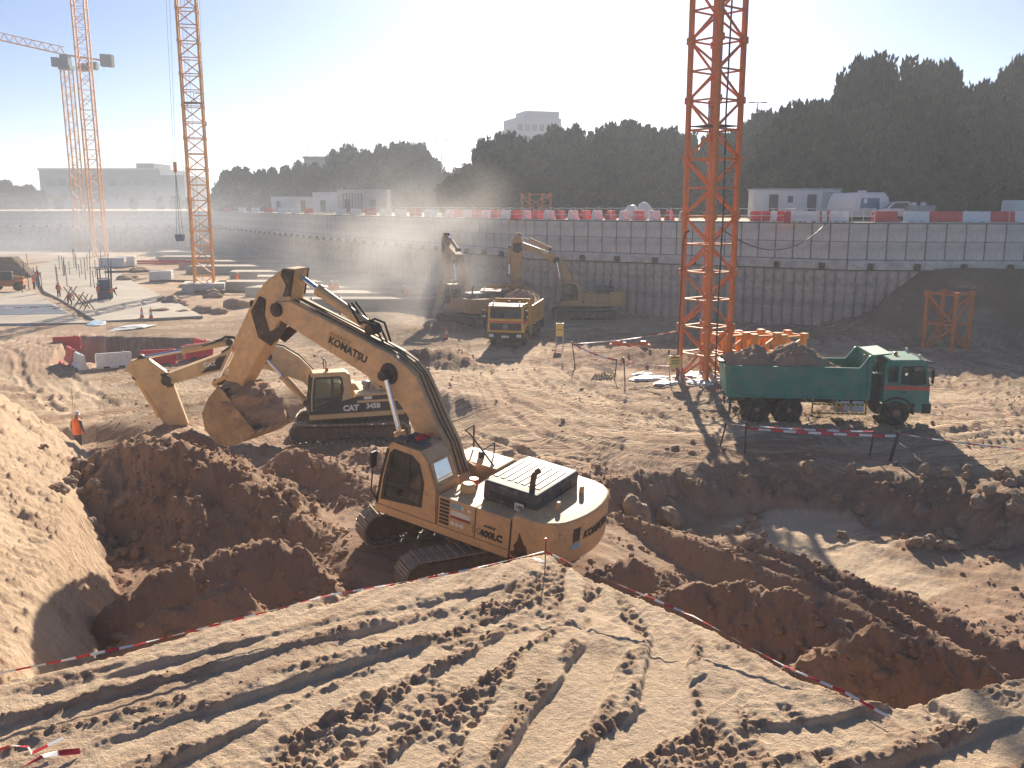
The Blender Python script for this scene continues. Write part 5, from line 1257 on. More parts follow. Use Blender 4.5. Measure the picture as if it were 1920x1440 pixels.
# white pickup, generator, far right tank
def pickup(loc, rz, label, m):
    t = empty('pickup_truck', loc, (0, 0, rz), label, 'pickup')
    MB().prism([(-2.4, .45), (2.4, .45), (2.45, .95), (1.3, 1.08), (-2.4, 1.08)], -.85, .85).build('body', m, t, bevel=.06, seg=2)
    MB().prism([(-.6, 1.05), (1.3, 1.05), (.75, 1.62), (-.45, 1.66)], -.78, .78).build('cabin', m, t, bevel=.06, seg=2)
    for s in (1, -1): MB().prism([(-.45, 1.1), (1.08, 1.1), (.68, 1.55), (-.35, 1.58)], s * .785 - .01, s * .785 + .01).build('side_window', M_DOOR, t)
    MB().add([(1.27, -.7, 1.1), (1.27, .7, 1.1), (.80, .64, 1.58), (.80, -.64, 1.58)], [(0, 1, 2, 3)]).build('windscreen', M_BLUEGLASS, t)
    for x in (-1.5, 1.5):
        for s in (1, -1): w = MB().ring((x, s * .8 - .11, .36), (0, 1, 0), [(.18, 0), (.36, 0), (.36, .22), (.18, .22)], 16).build('wheel', M_TYRE, t)
    return t
p0, a0 = rimpt(1688, 8); pickup((p0.x, p0.y, RIM), R(170), 'white pickup parked behind the rim barriers right of the minibus', M_WHITE)
p0, a0 = rimpt(610, 12); pickup((p0.x, p0.y, RIM), R(-60), 'white pickup parked far off on the rim beside the hazy containers', M_WHITE)
p0, a0 = rimpt(1722, 7)
gn = empty('generator', (p0.x, p0.y, RIM), (0, 0, 0), 'grey site generator between the pickup and the far trees', 'generator')
MB().bb(-1.1, 1.1, -.5, .5, .3, 1.35).build('housing', M_GREY_STEEL, gn, bevel=.05); MB().tube((.6, 0, 1.3), (.6, 0, 1.75), .06, 8).build('exhaust_pipe', M_DARK, gn); MB().bb(-1.2, 1.2, -.55, .55, .15, .3).build('skid', M_DARK, gn)
for x in (-.5, .3): MB().ring((x, 0, 1.35), (0, 0, 1), [(.25, 0), (.25, .18), (.15, .25)], 12).build('filter_drum', M_GALV, gn, smooth=True)
p0, a0 = rimpt(1905, 8)
wt = empty('water_tank', (p0.x, p0.y, RIM), (0, 0, R(8)), 'pale water tank on a frame at the right edge of the rim', 'tank')
MB().bb(-.9, .9, -.8, .8, .6, 1.75).build('tank_shell', M_CABIN, wt, bevel=.15, seg=3); MB().bb(-.95, .95, -.85, .85, .45, .58).build('frame', M_DARK, wt)
for x in (-.8, .8):
    for y in (-.7, .7): MB().tube((x, y, 0), (x, y, .5), .06, 6).build('leg', M_DARK, wt)
# jumbo bags
for i, (u, off, s) in enumerate(((1183, 5, 1.0), (1208, 5, 1.1))):
    p0, a0 = rimpt(u, off); b_ = link('jumbo_bag', lump_mesh('jumbo_bag', M_WHITE, 20 + i, .62 * s, .6 * s, .75 * s, 3, .18), None, (p0.x, p0.y, RIM + .7 * s), (0, 0, i)); prop(b_, 'white bulk bag on the rim, ' + ('left' if i == 0 else 'right') + ' one of the pair', 'bag', 'bulk bags on the rim')
# orange lattice frames lying on the rim
p0, a0 = rimpt(1005, 14); mast((p0.x, p0.y, RIM), R(20), 2.6, 1.3, 2, M_ORANGE, 'orange lattice frame standing on the rim above the far excavator', .2, .09, ladder=False, name='mast_section')
# floodlight poles
def lamp_pole(loc, h, label, arms=2):
    t = empty('lamp_pole', loc, (0, 0, 0), label, 'lamp post')
    MB().tube((0, 0, 0), (0, 0, h), .14, 8, .08).build('pole', M_GREY_STEEL, t, smooth=True)
    MB().tube((-1.1, 0, h), (1.1, 0, h), .05, 6).build('cross_arm', M_GREY_STEEL, t)
    for s in (-1, 1): MB().box((s * .95, 0, h - .02), (.85, .4, .18)).build('lamp_head', M_GREY_STEEL, t, bevel=.05)
lamp_pole((gy(827, 262, 205)[0], 205.0, RIM), gy(827, 262, 205)[2] - RIM, 'slim grey lamp post standing in the gap between the two tree groups')
lamp_pole((gy(1421, 192, 140)[0], 140, RIM), gy(1421, 192, 140)[2] - RIM, 'twin headed lamp post showing above the trees right of the tall mast')
# containers and hoardings along the hazy rim
cols = [(.62, .64, .66), (.58, .60, .60), (.50, .50, .48), (.66, .66, .64), (.60, .56, .50), (.64, .66, .68), (.55, .53, .5)]
for i, (u, off, L, h_) in enumerate(((430, 14, 9, 3.2), (462, 13, 6, 2.6), (500, 12, 8, 2.9), (545, 12, 8, 2.9), (590, 11, 7, 2.6), (635, 11, 9, 3.4), (680, 10, 8, 3.6))):
    p0, a0 = rimpt(u, off); t = empty('site_container', (p0.x, p0.y, RIM), (0, 0, R(-8)), f'pale hazy site container on the far rim, {ORD[i]} from the left', 'container', 'containers on the far rim')
    m = mat(f'container_paint_{i}', cols[i], .7, dirt=.2); MB().bb(-L / 2, L / 2, 0, 2.5, .15, h_).build('shell', m, t, bevel=.04, seg=1); MB().bb(-L / 2 - .05, L / 2 + .05, -.05, 2.55, h_ + .003, h_ + .15).build('roof', M_CABIN, t)
    for x in (-L * .3, L * .22): MB().bb(x - .45, x + .45, -.04, -.003, .3, 2.2).build('door', M_DOOR, t)
# scaffold grid on the rim
p0, a0 = rimpt(662, 3); t = empty('scaffold', (p0.x, p0.y, RIM), (0, 0, a0), 'thin dark scaffold grid on the hazy rim above the dust cloud', 'scaffold')
for i in range(7): MB().tube((-3.6 + i * 1.2, 0, 0), (-3.6 + i * 1.2, 0, 3.0), .05, 5).build('upright', M_DARK, t)
for z in (.9, 1.9, 2.9): MB().tube((-3.8, 0, z), (3.8, 0, z), .05, 5).build('ledger', M_DARK, t)
# cable sagging along the wall
def sag(a, b, drop, n=12): return [tuple(Vector(a).lerp(Vector(b), i / n) - Vector((0, 0, drop * 4 * (i / n) * (1 - i / n)))) for i in range(n + 1)]
pa, _ = rimpt(1552, -.35); MB().path(sag((11.2, 49.6, 8.0 + z0), (pa.x, pa.y, RIM + .1), 1.6), .04, 6).build('slack_cable', M_DARK); prop(bpy.data.objects['slack_cable'], 'black cable sagging from the tall orange mast to the rim', 'cable')
# ---- tapes
M_TRED = mat('red_tape', (.66, .03, .04), .35); M_TWHITE = mat('white_tape', (.80, .78, .76), .3)
def tape(pts, label, w=.075, seg=.22, sagk=.0, twist=.6, group=None, seed=1):
    rnd = random.Random(seed); P_ = [Vector(p) for p in pts]; d = []
    for a, b in zip(P_[:-1], P_[1:]):
        n = max(1, int((b - a).length / seg)); L = (b - a).length
        for i in range(n): t = i / n; d.append(a.lerp(b, t) - Vector((0, 0, sagk * L * 4 * t * (1 - t))))
    d.append(P_[-1]); mb = MB(); ph = rnd.uniform(0, 6)
    for i in range(len(d) - 1):
        dr = (d[i + 1] - d[i]).normalized(); sd = dr.cross(Vector((0, 0, 1))).normalized()
        def off(k):
            a = ph + math.sin(k * .23) * twist + math.sin(k * .07 + 1) * twist; return (Vector((0, 0, 1)) * math.cos(a) + sd * math.sin(a)) * w / 2
        nr = dr.cross(off(i)).normalized() * .0015
        o0, o1 = off(i), off(i + 1)
        mb.add([d[i] - o0 - nr, d[i + 1] - o1 - nr, d[i + 1] + o1 - nr, d[i] + o0 - nr, d[i] - o0 + nr, d[i + 1] - o1 + nr, d[i + 1] + o1 + nr, d[i] + o0 + nr], [(3, 2, 1, 0), (4, 5, 6, 7), (0, 1, 5, 4), (2, 3, 7, 6)], i % 2)
    o = mb.build('barrier_tape', [M_TRED, M_TWHITE]); return prop(o, label, 'tape', group)
def tz(u, v, z): return tuple(gz(u, v, z))
tape([tz(-160, 1300, 3.95), tz(0, 1262, 3.95), tz(250, 1210, 4.0), tz(620, 1115, 3.98), tz(860, 1072, 4.05), tz(1020, 1034, 4.15)], 'red and white tape along the left edge of the near earth bench', .032, .15, .004, 1.4)
tape([tz(1021, 1034, 4.15), tz(1300, 1155, 3.95), tz(1470, 1248, 3.80), tz(1585, 1298, 3.72), tz(1668, 1345, 3.70)], 'red and white tape along the right edge of the near earth bench', .032, .15, .004, 1.4, seed=4)
q = gz(1021, 1038, 3.9)
st = empty('corner_stake', (q[0], q[1], 3.3), (0, 0, 0), 'thin steel stake holding the tape at the bench corner', 'stake')
MB().tube((0, 0, 0), (0.02, 0, .84), .009, 6).build('rod', M_STEEL_RUST, st); MB().box((.02, 0, .83), (.03, .02, .05)).build('tape_knot', M_TRED, st)
tape([tz(995, 1052, 3.72), tz(1012, 1050, 3.75), tz(1000, 1047, 3.72), tz(1022, 1056, 3.70)], 'short loose end of red tape on the ground at the bench corner', .07, .1)
tape([tz(-60, 1428, 3.72), tz(20, 1398, 3.76), tz(52, 1400, 3.80), tz(60, 1412, 3.72), tz(118, 1384, 3.76)], 'crumpled red and white tape lying at the lower left corner, upper piece', .05, .12, 0, 2.0)
tape([tz(46, 1436, 3.72), tz(80, 1418, 3.80), tz(110, 1412, 3.74), tz(150, 1408, 3.70)], 'crumpled red and white tape lying at the lower left corner, lower piece', .06, .12, 0, 2.0, seed=9)
def stake(u, v, h, lean, label, group, m=None, r=.035):
    p = gz(u, v, 0); z = hz(p[0], p[1]); t = empty('marker_stake', (p[0], p[1], z - .1), (R(lean[1]), R(lean[0]), 0), label, 'stake', group)
    MB().tube((0, 0, 0), (0, 0, h * .5), r, 6).build('lower_rod', M_BLACK, t); MB().tube((0, 0, h * .5), (0, 0, h + .1), r * .98, 6).build('upper_rod', m or M_DARK, t)
    return (p[0] + h * math.sin(R(lean[0])), p[1] - h * math.sin(R(lean[1])), z + h * .92)
GS = 'black stakes holding tape in front of the green truck'
k1 = stake(1349, 842, 1.0, (12, 0), 'leaning black stake, leftmost in front of the green truck', GS); k2 = stake(1396, 852, 1.2, (0, 0), 'upright black stake in front of the rear wheels of the green truck', GS)
k3 = stake(1630, 856, 1.05, (6, 0), 'black stake near the middle of the tape in front of the green truck', GS); k4 = stake(1668, 860, 1.15, (12, 0), 'thick leaning black stake in front of the truck cab', GS, r=.06)
tape([k1, k2], 'short striped tape at the rear of the green truck', .1, .4, .02); tape([k2, k3], 'upper striped tape in front of the green truck', .11, .42, .012); 
tape([(k2[0], k2[1], k2[2] - .12), (k4[0], k4[1], k4[2] - .1)], 'lower striped tape in front of the green truck', .09, .45, .008, seed=6)
e_ = gz(1960, 862); tape([k4, (e_[0], e_[1], hz(e_[0], e_[1]) + .35)], 'striped tape running right from the truck cab to the picture edge', .09, .42, .012)
GS2 = 'thin stakes round the tall orange mast'
m1 = stake(1079, 688, 1.5, (-8, 0), 'thin dark stake left of the mast where two tapes meet', GS2); m2 = stake(1152, 712, 1.2, (5, 0), 'thin dark stake nearest the slatted board left of the mast', GS2); m3 = stake(1172, 716, 1.3, (-4, 0), 'thin dark stake between the mast sign and the slatted board', GS2)
m4 = (9.2, 48.9, hz(9.2, 48.9) + 2.6)
tape([m1, m4], 'striped tape rising from the thin stake to the tall mast', .1, .35, .02); tape([m1, m2], 'pale tape sagging right from the thin stake', .1, .8, .03, seed=3); tape([m2, (8.7, 47.6, hz(8.7, 47.6) + .75)], 'pale tape running on to the warning sign at the mast', .1, .8, .02, seed=5)
# ---- signs
M_SIGNY = mat('yellow_sign', (.72, .60, .16), .5, var=.05)
def sign(u, v, w, h, top, label, red=True, rz=0):
    p = gz(u, v); z = hz(p[0], p[1]); t = empty('warning_sign', (p[0], p[1], z), (0, 0, rz), label, 'sign')
    bd = MB().bb(-w / 2, w / 2, -.03, .0, top - h, top).build('board', M_SIGNY, t)
    for s in (-1, 1):
        MB().tube((s * w * .45, .02, 0), (s * w * .45, .02, top), .028, 6).build('post', M_GALV, t)
        MB().tube((s * w * .45, -.35, .02), (s * w * .45, .02, .5), .022, 5).tube((s * w * .45, .4, .02), (s * w * .45, .02, .5), .022, 5).build('foot_brace', M_GALV, t)
    if red:
        MB().bb(-w * .3, w * .3, -.036, -.031, top - h * .22, top - h * .10).build('red_header', M_RED, bd)
        for k in range(3): MB().bb(-w * .32, w * .32, -.035, -.031, top - h * (.42 + .15 * k), top - h * (.37 + .15 * k)).build('text_line', M_LETTER, bd)
    else: MB().bb(-w * .3, w * .3, -.036, -.031, top - h * .55, top - h * .45).build('text_line', M_LETTER_FADED, bd)
    return t
sign(1049, 657, .5, .85, 1.75, 'plain yellow sign board on two posts right of the yellow truck', False)
sign(1265, 722, .62, .62, 1.45, 'yellow warning sign with red header at the foot of the tall mast')
# hose reel, boards, orange pieces, rubbish sheets at the mast
p = gz(1275, 716); t = empty('cable_reel', (p[0], p[1], hz(p[0], p[1])), (0, 0, R(70)), 'red cable reel standing behind the warning sign at the mast foot', 'reel')
for s in (-.12, .12): MB().ring((0, s, .32), (0, 1, 0), [(.10, -.02), (.30, -.02), (.30, .02), (.10, .02)], 18).build('flange', M_RED, t)
MB().ring((0, -.12, .32), (0, 1, 0), [(.14, 0), (.14, .24)], 14).build('drum', M_BLACK, t); MB().path([(-.3, -.2, 0), (0, -.2, .34), (.3, -.2, 0)], .02, 5).path([(-.3, .2, 0), (0, .2, .34), (.3, .2, 0)], .02, 5).build('stand', M_DARK, t)
p = gz(1135, 700); t = empty('slatted_board', (p[0], p[1], hz(p[0], p[1]) + .05), (R(55), R(12), R(-35)), 'pale slatted board leaning on the ground left of the mast', 'board')
for k in range(7): MB().bb(-.7 + k * .2, -.58 + k * .2, -.02, .02, -.1, .75).build('slat', M_BWHITE, t)
for z in (.1, .55): MB().bb(-.72, .76, .02, .05, z, z + .08).build('batten', M_WOOD, t)
for i, (u, v, L, rz) in enumerate(((1162, 668, 1.3, .3), (1182, 664, 1.1, 2.0), (1200, 674, 1.2, -.5))):
    p = gz(u, v); t = empty('orange_bracket', (p[0], p[1], hz(p[0], p[1]) + .03), (0, 0, rz), 'orange steel collar piece lying left of the mast, ' + ('left', 'middle', 'right')[i] + ' one', 'bracket', 'orange collar pieces on the ground')
    MB().path([(-L / 2, 0, .1), (-L * .3, .5, .1), (L * .3, .5, .1), (L / 2, 0, .1)], .09, 6).build('bent_bar', M_ORANGE, t); MB().box((0, .5, .15), (.3, .2, .3)).build('socket', M_ORANGE, t)
for i, (u, v, s) in enumerate(((1225, 712, 1.1), (1248, 722, .8), (1296, 708, .9), (1312, 722, .7), (1206, 705, .6))):
    p = gz(u, v); o = link('plastic_sheet', lump_mesh('plastic_sheet', M_BWHITE, 40 + i, s, s * .6, .16, 3, .55), None, (p[0], p[1], hz(p[0], p[1]) + .05), (0, 0, i * .8)); prop(o, 'crumpled pale plastic sheet at the mast foot, ' + ('largest heap', 'heap under the sign', 'heap touching the mast', 'heap right of the mast leg', 'leftmost scrap')[i], 'sheet', 'plastic sheets round the mast foot')
# ---- cones
def cone(u, v, label, s=1.0):
    p = gz(u, v); t = empty('traffic_cone', (p[0], p[1], hz(p[0], p[1])), (0, 0, 0), label, 'cone')
    MB().bb(-.2 * s, .2 * s, -.2 * s, .2 * s, 0, .05).build('base', M_BLACK, t); MB().ring((0, 0, .05), (0, 0, 1), [(.15 * s, 0), (.10 * s, .30 * s)], 14).build('lower_cone', M_ORLENS, t, smooth=True)
    MB().ring((0, 0, .05 + .3 * s), (0, 0, 1), [(.10 * s, 0), (.07 * s, .22 * s)], 14).build('white_band', M_WHITE, t, smooth=True); MB().ring((0, 0, .05 + .52 * s), (0, 0, 1), [(.07 * s, 0), (.03 * s, .25 * s)], 14).build('upper_cone', M_ORLENS, t, smooth=True)
cone(267, 602, 'left one of the two orange cones by the slab corner', 1.35); cone(284, 602, 'right one of the two orange cones by the slab corner', 1.35); cone(837, 634, 'orange and white cone beside the dark mound left of the trucks', 1.0)

# ================================================================ WORKERS
M_SKIN = mat('skin', (.30, .17, .11), .6); M_TROUSER = mat('dark_work_trousers', (.06, .065, .10), .85); M_VESTO = mat('orange_vest', (.85, .20, .04), .7); M_VESTY = mat('lime_vest', (.60, .75, .10), .7); M_HELM = mat('white_helmet', (.78, .78, .74), .4)
def person_body(name, J):
    bm = bmesh.new(); vs = {}
    for k, (p, r) in J['v'].items(): vs[k] = bm.verts.new(p)
    for a, b in J['e']: bm.edges.new((vs[a], vs[b]))
    me = bpy.data.meshes.new(name); bm.to_mesh(me); bm.free()
    o = bpy.data.objects.new(name, me); COL.objects.link(o); o.modifiers.new('skin', 'SKIN'); sub = o.modifiers.new('sub', 'SUBSURF'); sub.levels = 1
    for i, (k, (p, r)) in enumerate(J['v'].items()):
        sv = me.skin_vertices[0].data[i]; sv.radius = r if isinstance(r, tuple) else (r, r); sv.use_root = (k == 'hip')
    bpy.context.view_layer.update(); dg = bpy.context.evaluated_depsgraph_get()
    out = bpy.data.meshes.new_from_object(o.evaluated_get(dg)); bpy.data.objects.remove(o)
    for p in out.polygons: p.use_smooth = True
    out.materials.clear(); out.materials.append(M_TROUSER); out.materials.append(M_SKIN)
    for p in out.polygons:
        if p.center.z > J['neck'] or (abs(p.center.x) > J.get('hx', 9) and p.center.z < J.get('hz', 0)): p.material_index = 1
    return out
E_ = [('hip', 'chest'), ('chest', 'neck'), ('neck', 'head'), ('head', 'crown'), ('chest', 'ls'), ('ls', 'le'), ('le', 'lh'), ('lh', 'lf'), ('chest', 'rs'), ('rs', 're'), ('re', 'rh'), ('rh', 'rf'), ('hip', 'lk0'), ('lk0', 'lk'), ('lk', 'la'), ('la', 'lt'), ('hip', 'rk0'), ('rk0', 'rk'), ('rk', 'ra'), ('ra', 'rt')]
STAND = dict(v=dict(hip=((0, 0, .95), (.15, .11)), chest=((0, .01, 1.32), (.18, .12)), neck=((0, 0, 1.50), .055), head=((0, -.02, 1.62), (.085, .095)), crown=((0, -.01, 1.74), .07),
    ls=((.2, 0, 1.42), .065), le=((.27, .02, 1.14), .05), lh=((.24, -.14, .93), .038), lf=((.22, -.2, .86), .03), rs=((-.2, 0, 1.42), .065), re=((-.28, .02, 1.14), .05), rh=((-.25, -.12, .92), .038), rf=((-.24, -.16, .84), .03),
    lk0=((.1, 0, .86), .1), lk=((.11, -.02, .5), .07), la=((.12, .02, .09), .05), lt=((.13, -.15, .04), .045), rk0=((-.1, 0, .86), .1), rk=((-.11, .02, .5), .07), ra=((-.13, .05, .09), .05), rt=((-.14, -.12, .04), .045)), e=E_, neck=1.49, hx=.2, hz=.96)
BEND = dict(v=dict(hip=((0, .12, .85), (.15, .12)), chest=((0, -.2, 1.08), (.18, .12)), neck=((0, -.36, 1.17), .055), head=((0, -.47, 1.2), (.085, .09)), crown=((0, -.54, 1.27), .07),
    ls=((.2, -.26, 1.12), .065), le=((.24, -.36, .84), .05), lh=((.14, -.50, .62), .038), lf=((.12, -.54, .55), .03), rs=((-.2, -.26, 1.12), .065), re=((-.24, -.34, .82), .05), rh=((-.12, -.48, .6), .038), rf=((-.1, -.53, .53), .03),
    lk0=((.1, .1, .78), .1), lk=((.13, -.1, .46), .07), la=((.14, .05, .09), .05), lt=((.15, -.12, .04), .045), rk0=((-.1, .1, .78), .1), rk=((-.13, -.02, .46), .07), ra=((-.15, .16, .09), .05), rt=((-.16, 0, .04), .045)), e=E_, neck=1.9, hx=9, hz=0)
PB = {'stand': person_body('body', STAND), 'bend': person_body('body', BEND)}
def shell(rings, m, name):
    mb = MB(); n = 14; vs = []
    for (c, rx, ry, up_) in rings:
        for i in range(n): a = 2 * math.pi * i / n; vs.append((c[0] + rx * math.cos(a), c[1] + ry * math.sin(a) * up_[1], c[2] + ry * math.sin(a) * up_[0]))
    fs = [(j * n + i, j * n + (i + 1) % n, (j + 1) * n + (i + 1) % n, (j + 1) * n + i) for j in range(len(rings) - 1) for i in range(n)]
    mb.add(vs, fs); me = mb.mesh(name, m, smooth=True); return me
VS = {}
for cn, m in (('o', M_VESTO), ('y', M_VESTY)):
    VS['stand' + cn] = shell([((0, 0, .86), .20, .155, (0, 1)), ((0, 0, 1.05), .195, .155, (0, 1)), ((0, 0, 1.3), .225, .165, (0, 1)), ((0, 0, 1.44), .2, .13, (0, 1)), ((0, 0, 1.50), .09, .08, (0, 1))], m, 'vest')
    VS['bend' + cn] = shell([((0, .16, .86), .2, .17, (.9, .5)), ((0, 0, .98), .2, .17, (.9, .5)), ((0, -.18, 1.08), .225, .17, (.9, .45)), ((0, -.3, 1.14), .2, .13, (.9, .4)), ((0, -.36, 1.17), .09, .08, (.9, .4))], m, 'vest')
HELM = MB().ring((0, 0, 0), (0, 0, 1), [(.155, 0), (.13, .015), (.125, .07), (.09, .125), (.01, .145)], 16).mesh('helmet', M_HELM, smooth=True)
def worker(u, v, rz, pose, col, label, z=None, s=1.0, hat=True):
    p = gz(u, v, .25 if z is None else z); zz = .25 if z is None else hz(p[0], p[1])
    t = empty('person', (p[0], p[1], zz), (0, 0, rz), label, 'person', 'workers about the site'); t.scale = (s, s, s)
    link('body', PB[pose], t); link('vest', VS[pose + col], t)
    link('helmet', HELM, t, (0, -.01, 1.68) if pose == 'stand' else (0, -.52, 1.24), (0, 0, 0) if pose == 'stand' else (R(55), 0, 0)); return t
wa = worker(147, 829, R(160), 'stand', 'o', 'worker in an orange vest and white helmet holding a tall staff behind the spoil heap', 0.0)
MB().tube((.32, -.2, 0), (.30, -.18, 2.7), .02, 6).build('survey_staff', mat('pale_yellow_staff', (.70, .66, .35), .5)); o = bpy.data.objects['survey_staff']; o.parent = None; o.location = wa.location; o.rotation_euler = wa.rotation_euler; prop(o, 'tall pale survey staff held by the worker in orange at left', 'staff')
for (u, v, rz, pose, col, lab) in [(111, 556, 1.2, 'stand', 'o', 'worker in orange standing alone at the dark joint of the pale slab'), (71, 528, .4, 'stand', 'o', 'worker in dark orange at left of the slab, right one of a pair'), (64, 538, 2.6, 'stand', 'o', 'worker in orange at left of the slab, left one of a pair'), (185, 561, 2.0, 'stand', 'o', 'worker standing mid slab beside the formwork frame'), (196, 556, .3, 'bend', 'o', 'worker bending over beside the formwork frame on the slab'), (209, 561, 2.2, 'bend', 'o', 'worker in bright orange crouching right of the formwork frame'), (131, 571, 1.0, 'bend', 'o', 'worker in bright orange crouching at the slab edge above the blue trench sheet'), (445, 522, .5, 'stand', 'o', 'worker in orange on the footings right of the nearest left crane'), (621, 541, .8, 'stand', 'o', 'left worker of the orange pair in the haze above the raised boom'), (631, 542, 2.6, 'stand', 'o', 'right worker of the orange pair in the haze above the raised boom'), (759, 552, .8, 'stand', 'o', 'lone worker in orange standing in the dust cloud'), (637, 575, 1.4, 'stand', 'y', 'worker in a lime vest behind the arm cylinder'), (584, 578, 2.0, 'stand', 'y', 'worker in a lime vest left of the arm cylinder'), (37, 512, 2.0, 'stand', 'o', 'worker in orange by the timber stack at the left edge'), (8, 515, .4, 'stand', 'y', 'worker in lime at the far left edge by the timber stack')]:
    worker(u, v, rz, pose, col, lab, 0.3 if u < 260 else 1.0)
# ---- slab clutter
rnd = random.Random(4)
pm = MB().tube((0, 0, 0), (0, 0, 2.3), .04, 6).box((0, 0, .01), (.2, .2, .02)).box((0, 0, 2.3), (.2, .2, .02)).mesh('steel_prop', M_DARK)
for i in range(34):
    u = rnd.choice((rnd.uniform(100, 150), rnd.uniform(150, 215), rnd.uniform(40, 80))); v = rnd.uniform(500, 548)
    p = gz(u, v, .25); o = link('steel_prop', pm, None, (p[0], p[1], .25), (rnd.uniform(-.05, .05), rnd.uniform(-.05, .05), 0), (1, 1, rnd.uniform(.7, 1.2))); prop(o, 'thin dark steel prop standing upright on the pale slab', 'prop', 'steel props on the slab')
for i, (u, v) in enumerate(((134, 562), (150, 575), (163, 580))):
    p = gz(u, v, .25); t = empty('trestle', (p[0], p[1], .25), (0, 0, .4 * i), 'crossed timber trestle on the slab, ' + ('farthest', 'middle', 'nearest')[i] + ' of three', 'trestle', 'trestles on the slab')
    for y in (-.5, .5):
        for s in (-1, 1): MB().tube((s * .45, y, 0), (-s * .4, y, 1.3), .05, 5).build('leg', M_WOOD, t)
    MB().tube((0, -.6, .68), (0, .6, .68), .05, 5).build('ridge_pole', M_WOOD, t)
p = gz(199, 560, .25); t = empty('formwork_frame', (p[0], p[1], .25), (0, 0, .2), 'dark column formwork frame standing on the slab', 'formwork')
for x in (-.5, .5):
    for y in (-.5, .5): MB().tube((x, y, 0), (x, y, 3.0), .06, 5).build('upright', M_DARK, t)
MB().bb(-.45, .45, -.45, .45, 0, 1.9).build('form_panel', M_BLUE, t, bevel=.02)
for z in (.9, 2.0, 2.9): MB().bb(-.56, .56, -.56, -.5, z, z + .08).build('waler', M_DARK, t)
for i, (u, v, w, h_) in enumerate(((297, 527, .95, 1.3), (313, 527, .75, 1.3), (205, 503, 1.3, 1.5), (220, 503, 1.3, 1.5), (238, 501, 1.4, 1.6))):
    p = gz(u, v, 0); t = empty('block_pallet', (p[0], p[1], hz(p[0], p[1])), (0, 0, .1), 'white pallet of blocks, ' + ('left one by the nearest left crane', 'right one by the nearest left crane', 'left one of three at the far slab edge', 'middle one of three at the far slab edge', 'right one of three at the far slab edge')[i], 'pallet', 'pallets of white blocks')
    MB().bb(-w, w, -.6, .6, 0, .14).build('pallet_base', M_WOOD, t)
    for k in range(3): MB().bb(-w, -w + 2 * w * .98, -.58, .58, .15 + k * (h_ - .15) / 3, .13 + (k + 1) * (h_ - .15) / 3).build('block_layer', M_CABIN, t, bevel=.02, seg=1)
for i, (u, v, L, rz, m) in enumerate(((285, 497, 9, .1, M_REDCAB), (330, 505, 11, .05, M_BRED), (255, 514, 8, .2, M_STEEL_RUST), (345, 531, 6, -.2, M_STEEL_RUST), (420, 552, 6, .1, M_STEEL_RUST))):
    p = gz(u, v, 0); t = empty('rebar_bundle', (p[0], p[1], hz(p[0], p[1]) + (1.1 if i in (1,) else .15)), (0, 0, rz), 'bundle of steel bars on the pit floor, ' + ('farthest one, reddish', 'long red one on a footing', 'one beside the slab edge', 'one left of the crane base', 'one right of the crane base')[i], 'steel bars', 'steel bar bundles')
    for k in range(6): MB().tube((-L / 2, (k % 3) * .16 - .16, (k // 3) * .14 + .08), (L / 2, (k % 3) * .16 - .16 + rnd.uniform(-.05, .05), (k // 3) * .14 + .08), .07, 5).build('bar', m, t)
# debris lumps round the crane base and beside the slab
for i in range(16):
    u, v = rnd.choice(((rnd.uniform(335, 470), rnd.uniform(530, 575)), (rnd.uniform(180, 270), rnd.uniform(505, 530)), (rnd.uniform(300, 420), rnd.uniform(560, 590)))); p = gz(u, v, 0); s = rnd.uniform(.5, 1.3)
    o = link('debris_heap', lump_mesh('debris_heap', M_SOIL, 60 + i, s * 1.3, s, s * .55, 3, .5, .7), None, (p[0], p[1], hz(p[0], p[1]) + .1), (0, 0, i)); prop(o, 'small heap of dark spoil around the nearest left crane and the slab edge', 'heap', 'small spoil heaps by the slab')
# timber stack and orange telehandler at the left edge
p = gz(8, 517, .2); t = empty('timber_stack', (p[0] + .5, p[1], .2), (0, 0, .15), 'tall stack of dark timber formwork at the left edge', 'timber stack')
for k in range(9): MB().bb(-4.2 + .1 * (k % 3), 3.2 - .25 * k, -1.2, 1.2, k * .28, k * .28 + .24).build('plank_layer', M_WOOD, t)
p = gz(16, 545, .2); t = empty('telehandler', (p[0], p[1], .2), (0, 0, R(200)), 'small orange telehandler parked at the left edge of the slab', 'telehandler')
MB().bb(-1.6, 1.6, -.7, .7, .5, 1.15).build('chassis', M_ORANGE, t, bevel=.08); MB().bb(-.6, .6, .1, .75, 1.15, 2.1).build('cab', M_DARK, t, bevel=.06); MB().box((.3, -.4, 1.5), (3.8, .35, .4), Matrix.Rotation(R(-8), 3, 'Y')).build('boom', M_AMBER, t, bevel=.03)
for x in (-1.1, 1.1):
    for s in (1, -1): MB().ring((x, s * .85 - .2, .5), (0, 1, 0), [(.22, 0), (.5, 0), (.5, .4), (.22, .4)], 16).build('wheel', M_TYRE, t)
pa, pb = gz(-40, 578, 1.0), gz(134, 572, 1.0); tape([tuple(pa), tuple(pb)], 'pink striped tape above the blue trench sheet at far left', .14, .6, .01)
# white patch litter and small mound of sand near the hole
for i, (u, v, s, col) in enumerate(((38, 610, .9, 'blue'), (250, 617, 1.3, 'white'), (180, 609, 1.0, 'blue'))):
    p = gz(u, v); o = link('plastic_sheet', lump_mesh('plastic_sheet', M_BWHITE if col == 'white' else mat('pale_blue_sheet', (.45, .60, .75), .5), 80 + i, s * 1.4, s * .7, .12, 3, .5), None, (p[0], p[1], hz(p[0], p[1]) + .04), (0, 0, i)); prop(o, ('pale blue sheet scrap at far left in front of the slab', 'long white sheet scrap above the square hole', 'pale blue sheet on the ground left of the cones')[i], 'sheet')

